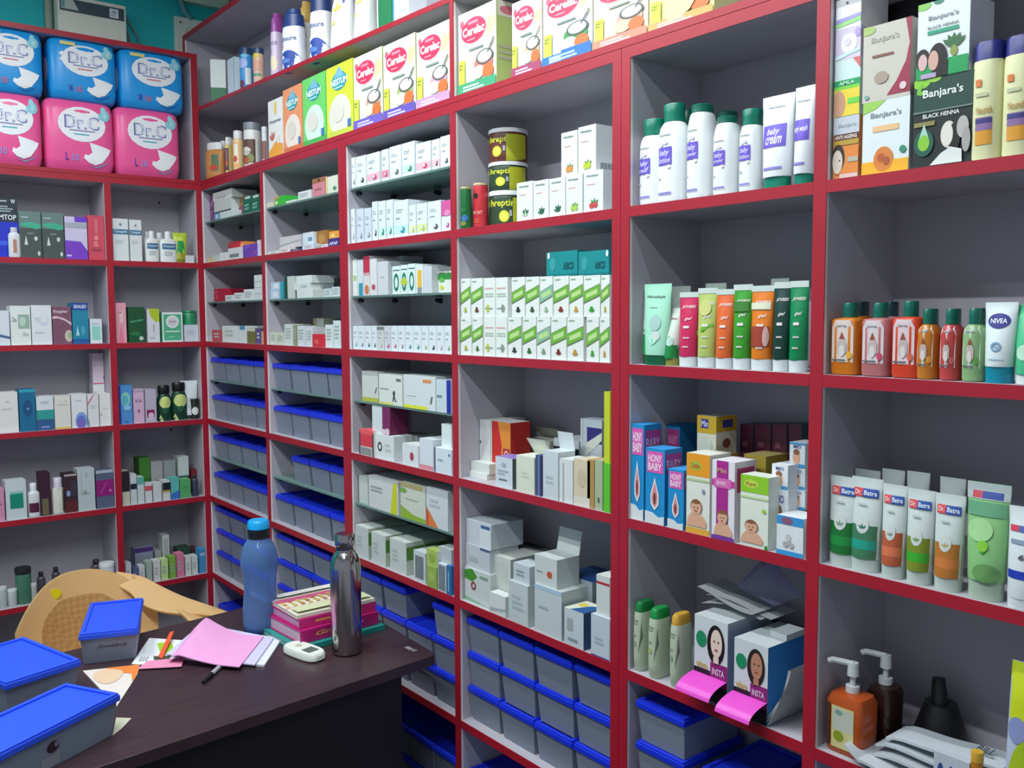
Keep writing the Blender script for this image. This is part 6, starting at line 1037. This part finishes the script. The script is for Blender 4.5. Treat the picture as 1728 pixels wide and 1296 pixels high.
# pen
a_, b2 = hit(342, 1156, 2, TZ), hit(384, 1117, 2, TZ); r = bpy.data.objects.new('pen', None); C.objects.link(r)
mb = MB(); p0 = Vector((a_.x, a_.y, TZ+.0055)); p1 = Vector((b2.x, b2.y, TZ+.0055)); mb.cyl(p0, p0+(p1-p0)*.35, .003, .005, mat('16161a', .3)); mb.build('grip', r, smooth=True)
mb = MB(); mb.cyl(p0+(p1-p0)*.352, p1, .005, .005, mat('a8a8ac', .3)); mb.build('barrel', r, smooth=True); one(r, 'black and grey ballpoint pen half under the pink papers', 'pen')
# pink and white papers, folded over
def sheet(name, quad, z0, bump, c, lab, cat='papers', th=.0012, ops=(), n=10, shape=None, fold=0):
    mb = MB(); vs = []
    for i in range(n+1):
        s = i/n
        for j in range(n+1):
            t = j/n; p = (Vector(quad[0])*(1-s)+Vector(quad[1])*s)*(1-t)+(Vector(quad[3])*(1-s)+Vector(quad[2])*s)*t
            vs.append((p.x, p.y, z0+bump(s, t)))
    f = [(i*(n+1)+j, (i+1)*(n+1)+j, (i+1)*(n+1)+j+1, i*(n+1)+j+1) for i in range(n) for j in range(n)]; k = len(vs)
    vs += [(x, y, z-th) for x, y, z in vs]; f += [tuple(k+q for q in g[::-1]) for g in f]
    edge = [(0, j) for j in range(n+1)]+[(i, n) for i in range(1, n+1)]+[(n, j) for j in range(n-1, -1, -1)]+[(i, 0) for i in range(n-1, 0, -1)]
    ids = [i*(n+1)+j for i, j in edge]; f += [(ids[q], ids[(q+1) % len(ids)], k+ids[(q+1) % len(ids)], k+ids[q]) for q in range(len(ids))]
    mb.add(vs, f, mat(c, .7))
    def fn(x, y, e):
        p = (Vector(quad[0])*(1-x)+Vector(quad[1])*x)*(1-y)+(Vector(quad[3])*(1-x)+Vector(quad[2])*x)*y; return (p.x, p.y, z0+bump(x, y)+e)
    if ops: art(mb, ops, fn, 1, 1)
    o = mb.build(name, smooth=True); one(o, lab, cat); return o
def Q(*px): return [tuple(hit(u, v, 2, TZ)[:2]) for u, v in px]
flat = lambda s, t: .0
sheet('leaflet', Q((222, 1122), (252, 1078), (312, 1082), (300, 1126)), TZ+.0022, flat, 'dfe3e4', 'white leaflet with lime print under the orange strip', 'leaflet', ops=[('p', [(.35, .55), (.8, .3), (.9, .65), (.5, .85)], '9acb2c'), ('p', [(.15, .45), (.3, .38), (.35, .75), (.2, .8)], '46503c'), ('b', .1, .1, .3, .3, 3, 'a8b0b0')])
sheet('paper', Q((232, 1132), (250, 1118), (312, 1113), (306, 1128)), TZ+.0044, flat, 'e08cb0', 'narrow pink slip in front of the white leaflet', 'paper', th=.001)
sheet('paper_strip', Q((267, 1112), (287, 1078), (294, 1076), (274, 1116)), TZ+.0062, lambda s, t: .010*s, 'e8542c', 'bright orange paper strip between leaflet and pink sheets', 'paper', th=.0012)
sheet('paper', Q((288, 1112), (345, 1062), (476, 1080), (446, 1126)), TZ+.0050, flat, 'd8dae4', 'white sheets protruding from under the pink ones', 'papers', th=.0045)
sheet('paper', Q((280, 1110), (340, 1058), (462, 1082), (430, 1128)), TZ+.0086, lambda s, t: .0, 'c9c4e4', 'pale lilac sheet between pink and white ones', 'papers', th=.0022)
def bp(s, t):
    return .002+(.040*(t/.16)**.5 if t < .16 else .040*max(0, 1-(t-.16)/.6)**1.6)*(.35+.65*s if s < .8 else .87)
sheet('paper', Q((284, 1122), (332, 1072), (445, 1082), (404, 1134)), TZ+.0096, bp, 'e59fd0', 'pink sheets curling up on the table by the blue bottle', 'papers', th=.002, n=20)
# magazine and white scraps under the bins
sheet('magazine', Q((197, 1194), (140, 1134), (236, 1124), (232, 1140)), TZ+.003, flat, 'd8cfc8', 'glossy white and orange magazine sticking out between two bins', 'magazine', th=.0025, ops=[('p', [(.0, .75), (.45, .8), (.9, .4), (1, .4), (1, 1), (0, 1)], 'e8843c'), ('e', .7, .35, .25, .3, 'e0c0a0')])
sheet('paper', Q((190, 1242), (196, 1212), (222, 1213), (206, 1230)), TZ+.0015, flat, 'b9b8a4', 'small cream paper scrap under the longest bin', 'paper', th=.001)

# ================================================================ plastic armchair
CHM = mat('e3b980', .38, 'plast')
WV = bpy.data.materials.new('woven_plastic'); WV.use_nodes = True; nt = WV.node_tree; b_ = nt.nodes['Principled BSDF']; b_.inputs['Roughness'].default_value = .45
tc = nt.nodes.new('ShaderNodeTexCoord'); mp = nt.nodes.new('ShaderNodeMapping'); mp.inputs['Rotation'].default_value = (math.radians(45), 0, 0); ch = nt.nodes.new('ShaderNodeTexChecker'); ch.inputs['Scale'].default_value = 75
ch.inputs[1].default_value = lin('c79a62'); ch.inputs[2].default_value = lin('b98c56'); bpn = nt.nodes.new('ShaderNodeBump'); bpn.inputs['Strength'].default_value = .5; bpn.inputs['Distance'].default_value = .003
nt.links.new(tc.outputs['Object'], mp.inputs[0]); nt.links.new(mp.outputs[0], ch.inputs['Vector']); nt.links.new(ch.outputs['Color'], b_.inputs['Base Color']); nt.links.new(ch.outputs['Fac'], bpn.inputs['Height']); nt.links.new(bpn.outputs[0], b_.inputs['Normal'])
chair = bpy.data.objects.new('armchair', None); C.objects.link(chair); CX, CY = .30, -.495; chair.location = (CX, CY, 0)
# local: +x is the way the sitter faces, y across
def backpt(s, t):
    # s -1..1 across, t 0..1 up
    top = .765-(.10 if s > 0 else .13)*abs(s)**2.3; z = .43+(top-.43)*t; half = .155+.045*math.sin(min(1, t*1.1)*math.pi*.6)
    return Vector((-.04-.05*t+.105*abs(s)**2.2, s*half, z))
def grid(fn, n, m, matl, th, nrm_):
    mb = MB(); vs = [fn(-1+2*i/n, j/m) for i in range(n+1) for j in range(m+1)]
    f = [(i*(m+1)+j, (i+1)*(m+1)+j, (i+1)*(m+1)+j+1, i*(m+1)+j+1) for i in range(n) for j in range(m)]; k = len(vs)
    vs2 = [p-nrm_*th for p in vs]; e = [(0, j) for j in range(m+1)]+[(i, m) for i in range(1, n+1)]+[(n, j) for j in range(m-1, -1, -1)]+[(i, 0) for i in range(n-1, 0, -1)]
    ids = [i*(m+1)+j for i, j in e]; f2 = [tuple(k+q for q in g[::-1]) for g in f]+[(ids[q], k+ids[q], k+ids[(q+1) % len(ids)], ids[(q+1) % len(ids)]) for q in range(len(ids))]
    mb.add(vs+vs2, f+f2, matl); return mb
grid(backpt, 28, 14, CHM, .012, Vector((1, 0, 0))).build('backrest', chair, smooth=True)
def inset(s, t): p = backpt(s*.62*math.sqrt(max(.02, 1-(2*t-1)**4*.75)), .12+.66*t); p.x += .0012; return p
grid(inset, 20, 14, WV, .001, Vector((1, 0, 0))).build('woven_panel', chair, smooth=True)
mb = MB(); c0 = backpt(-.36, .87); mb.cyl(c0+Vector((.001, 0, 0)), c0+Vector((.0035, .0, 0)), .016, .016, mat('e8dc1c', .3), 20); mb.build('sticker', chair)
def spl(pts, t):
    n = len(pts)-1; k = min(n-1, int(t*n)); f = t*n-k; P = [Vector(pts[max(0, min(n, k+i))]) for i in (-1, 0, 1, 2)]
    return .5*((2*P[1])+(P[2]-P[0])*f+(2*P[0]-5*P[1]+4*P[2]-P[3])*f*f+(3*P[1]-P[0]-3*P[2]+P[3])*f**3)
for sg in (1, -1):
    mb = MB(); n = 22; vs = []
    path = [(-.10, .115, .740), (-.035, .172, .728), (.03, .208, .706), (.11, .25, .684), (.21, .303, .667), (.305, .345, .655)] if sg > 0 else [(-.05, .15, .735), (-.01, .19, .70), (.05, .215, .68), (.13, .225, .665), (.22, .23, .655), (.30, .23, .645)]
    for i in range(n+1):
        t = i/n; p = spl(path, t); dn = (spl(path, min(1, t+.03))-spl(path, max(0, t-.03))); dn.z = 0; dn.normalize(); sd = Vector((dn.y, -dn.x, 0))*sg
        w_ = (.010+.055*math.sin(min(1, t*1.15+.1)*math.pi*.80)) * (1 if t < .9 else max(.15, (1-t)*10)); dr = .030*math.sin(min(1, t+.15)*math.pi)+.006
        for a_, bb in ((-.008, -.004), (0, 0), (w_*.5, -dr*.45), (w_, -dr*1.25), (w_*.9, -dr*1.25-.008), (w_*.4, -dr*.6-.012), (-.004, -.016)): vs.append(p+sd*a_+Vector((0, 0, bb)))
    mb.add(vs, [(7*i+k, 7*i+(k+1) % 7, 7*(i+1)+(k+1) % 7, 7*(i+1)+k) for i in range(n) for k in range(7)]+[tuple(range(6, -1, -1)), tuple(7*n+k for k in range(7))], CHM); mb.build('armrest', chair, smooth=True)
    mb = MB(); ytip = .31 if sg > 0 else -.23; mb.prism([(.24, ytip-.02), (.27, ytip-.02), (.27, ytip+.02), (.24, ytip+.02)], 0, .645 if sg > 0 else .635, CHM); mb.build('leg', chair)
    mb = MB(); mb.prism([(-.10, sg*.19-.02), (-.07, sg*.19-.02), (-.07, sg*.19+.02), (-.10, sg*.19+.02)], 0, .43, CHM); mb.build('leg', chair)
mb = MB(); mb.prism(rnd([(-.06, -.20), (.36, -.22), (.36, .22), (-.06, .20)], .04), .405, .43, CHM); mb.build('seat', chair)
one(chair, 'sand coloured plastic armchair with woven back and yellow sticker', 'armchair')

# ================================================================ on the teal wall
r = bpy.data.objects.new('meter_box', None); C.objects.link(r); xw = -.2045; xf = -.135
ya, yb = hit(98, 30, 0, xf).y, hit(213, 30, 0, xf).y; zt = hit(150, -2, 0, xf).z; zb = hit(210, 69, 0, xf).z-.06
mb = MB(); mb.box(xw, xf, ya, yb, zb, zt, mat('dfe0d2', .4, 'plast'))
W_, H_ = yb-ya, zt-zb
art(mb, [('r', .03, .70, .97, .93, '3c4c54'), ('p', [(.05, .74), (.3, .74), (.22, .92), (.05, .92)], 'b8c4bc'), ('r', .75, .73, .88, .90, 'e6e8ec'), ('t', 'ABE', .815, .84, .08, .06, '5a6a80'), ('b', .77, .75, .86, .8, 2, '8a94a4'), ('r', .06, .76, .1, .9, '5aa0a0')], lambda x, y, e: (xf+e, ya+x*W_, zb+y*H_), W_/H_)
mb.build('box_body', r, bevel=.003); one(r, 'cream electricity meter box with dark window on the teal wall', 'meter box')
mb = MB(); y_ = hit(91, 30, 0, xw).y-.0; mb.cyl((xw+.013, ya-.017, 2.3), (xw+.013, ya-.017, 2.778), .012, .012, mat('8f9a8c', .5)); o = mb.build('conduit_pipe', smooth=True); one(o, 'grey conduit pipe running up beside the meter box', 'pipe')
yy = yb+.004
for k, (dy, z0_) in enumerate(((0.05, 2.60), (0.030, 2.555))):
    mb = MB(); mb.tube([(xw+.03, yb+.001, z0_+.02), (xw+.012, yb+.02, z0_-.005), (xw+.008, yb+dy, z0_-.05), (xw+.008, yb+dy+.02-.012*k, z0_-.1), (xw+.008, yb+dy+.04-.012*k, z0_-.2)], .0035, mat('7c8c90', .5)); o = mb.build('cable', smooth=True)
    one(o, ['upper', 'lower'][k]+' grey cable drooping right of the meter box', 'cable')
r = bpy.data.objects.new('switch_panel', None); C.objects.link(r); xf = -.185
ya, yb = hit(296, 60, 0, xf).y, .15; zt = hit(320, 31, 0, xf).z; mb = MB(); mb.box(xw, xf, ya, yb, 2.3, zt, mat('d6dbd0', .4, 'plast')); mb.build('panel_body', r, bevel=.002)
mb = MB(); c_ = hit(321, 56, 0, xf); mb.cyl((xf+.0005, c_.y, c_.z), (xf+.016, c_.y, c_.z), .020, .017, mat('b9c2b4', .4, 'plast'), 24); mb.cyl((xf+.0162, c_.y, c_.z), (xf+.022, c_.y, c_.z), .011, .010, mat('eef0ee', .3, 'plast'), 20); mb.build('rotary_knob', r, smooth=True)
mb = MB(); c_ = hit(304, 37, 0, xf); mb.cyl((xf+.0005, c_.y, c_.z), (xf+.003, c_.y, c_.z), .003, .003, mat('3a3a3c')); mb.build('screw', r); one(r, 'pale switch panel with round knob in the teal corner', 'switch panel')
c_ = hit(306, 0, 0, xw); mb = MB(); mb.tube([(xw+.012, c_.y-.01, 2.775), (xw+.012, c_.y-.008, 2.70), (xw+.014, c_.y+.005, zt+.02), (xw+.014, c_.y+.03, zt-.002)], .011, mat('5f9aa0', .5)); o = mb.build('conduit_pipe', smooth=True); one(o, 'curved teal painted conduit entering the switch panel from above', 'pipe')
c_ = hit(330, 4, 0, xw); mb = MB(); mb.box(xw, xw+.03, c_.y-.06, .19, c_.z-.012, c_.z+.03, mat('d8ddc8', .4, 'plast')); o = mb.build('cable_duct'); one(o, 'cream cable duct at the very top corner of the wall', 'cable duct')
for p, mb in STUFF.items():
    if mb.v:
        o = mb.build('medicine_strips'); one(o, ('blister strips and small packs blurred inside the bins, ' + p), 'medicine strips', 'stuff')
finish_labels()
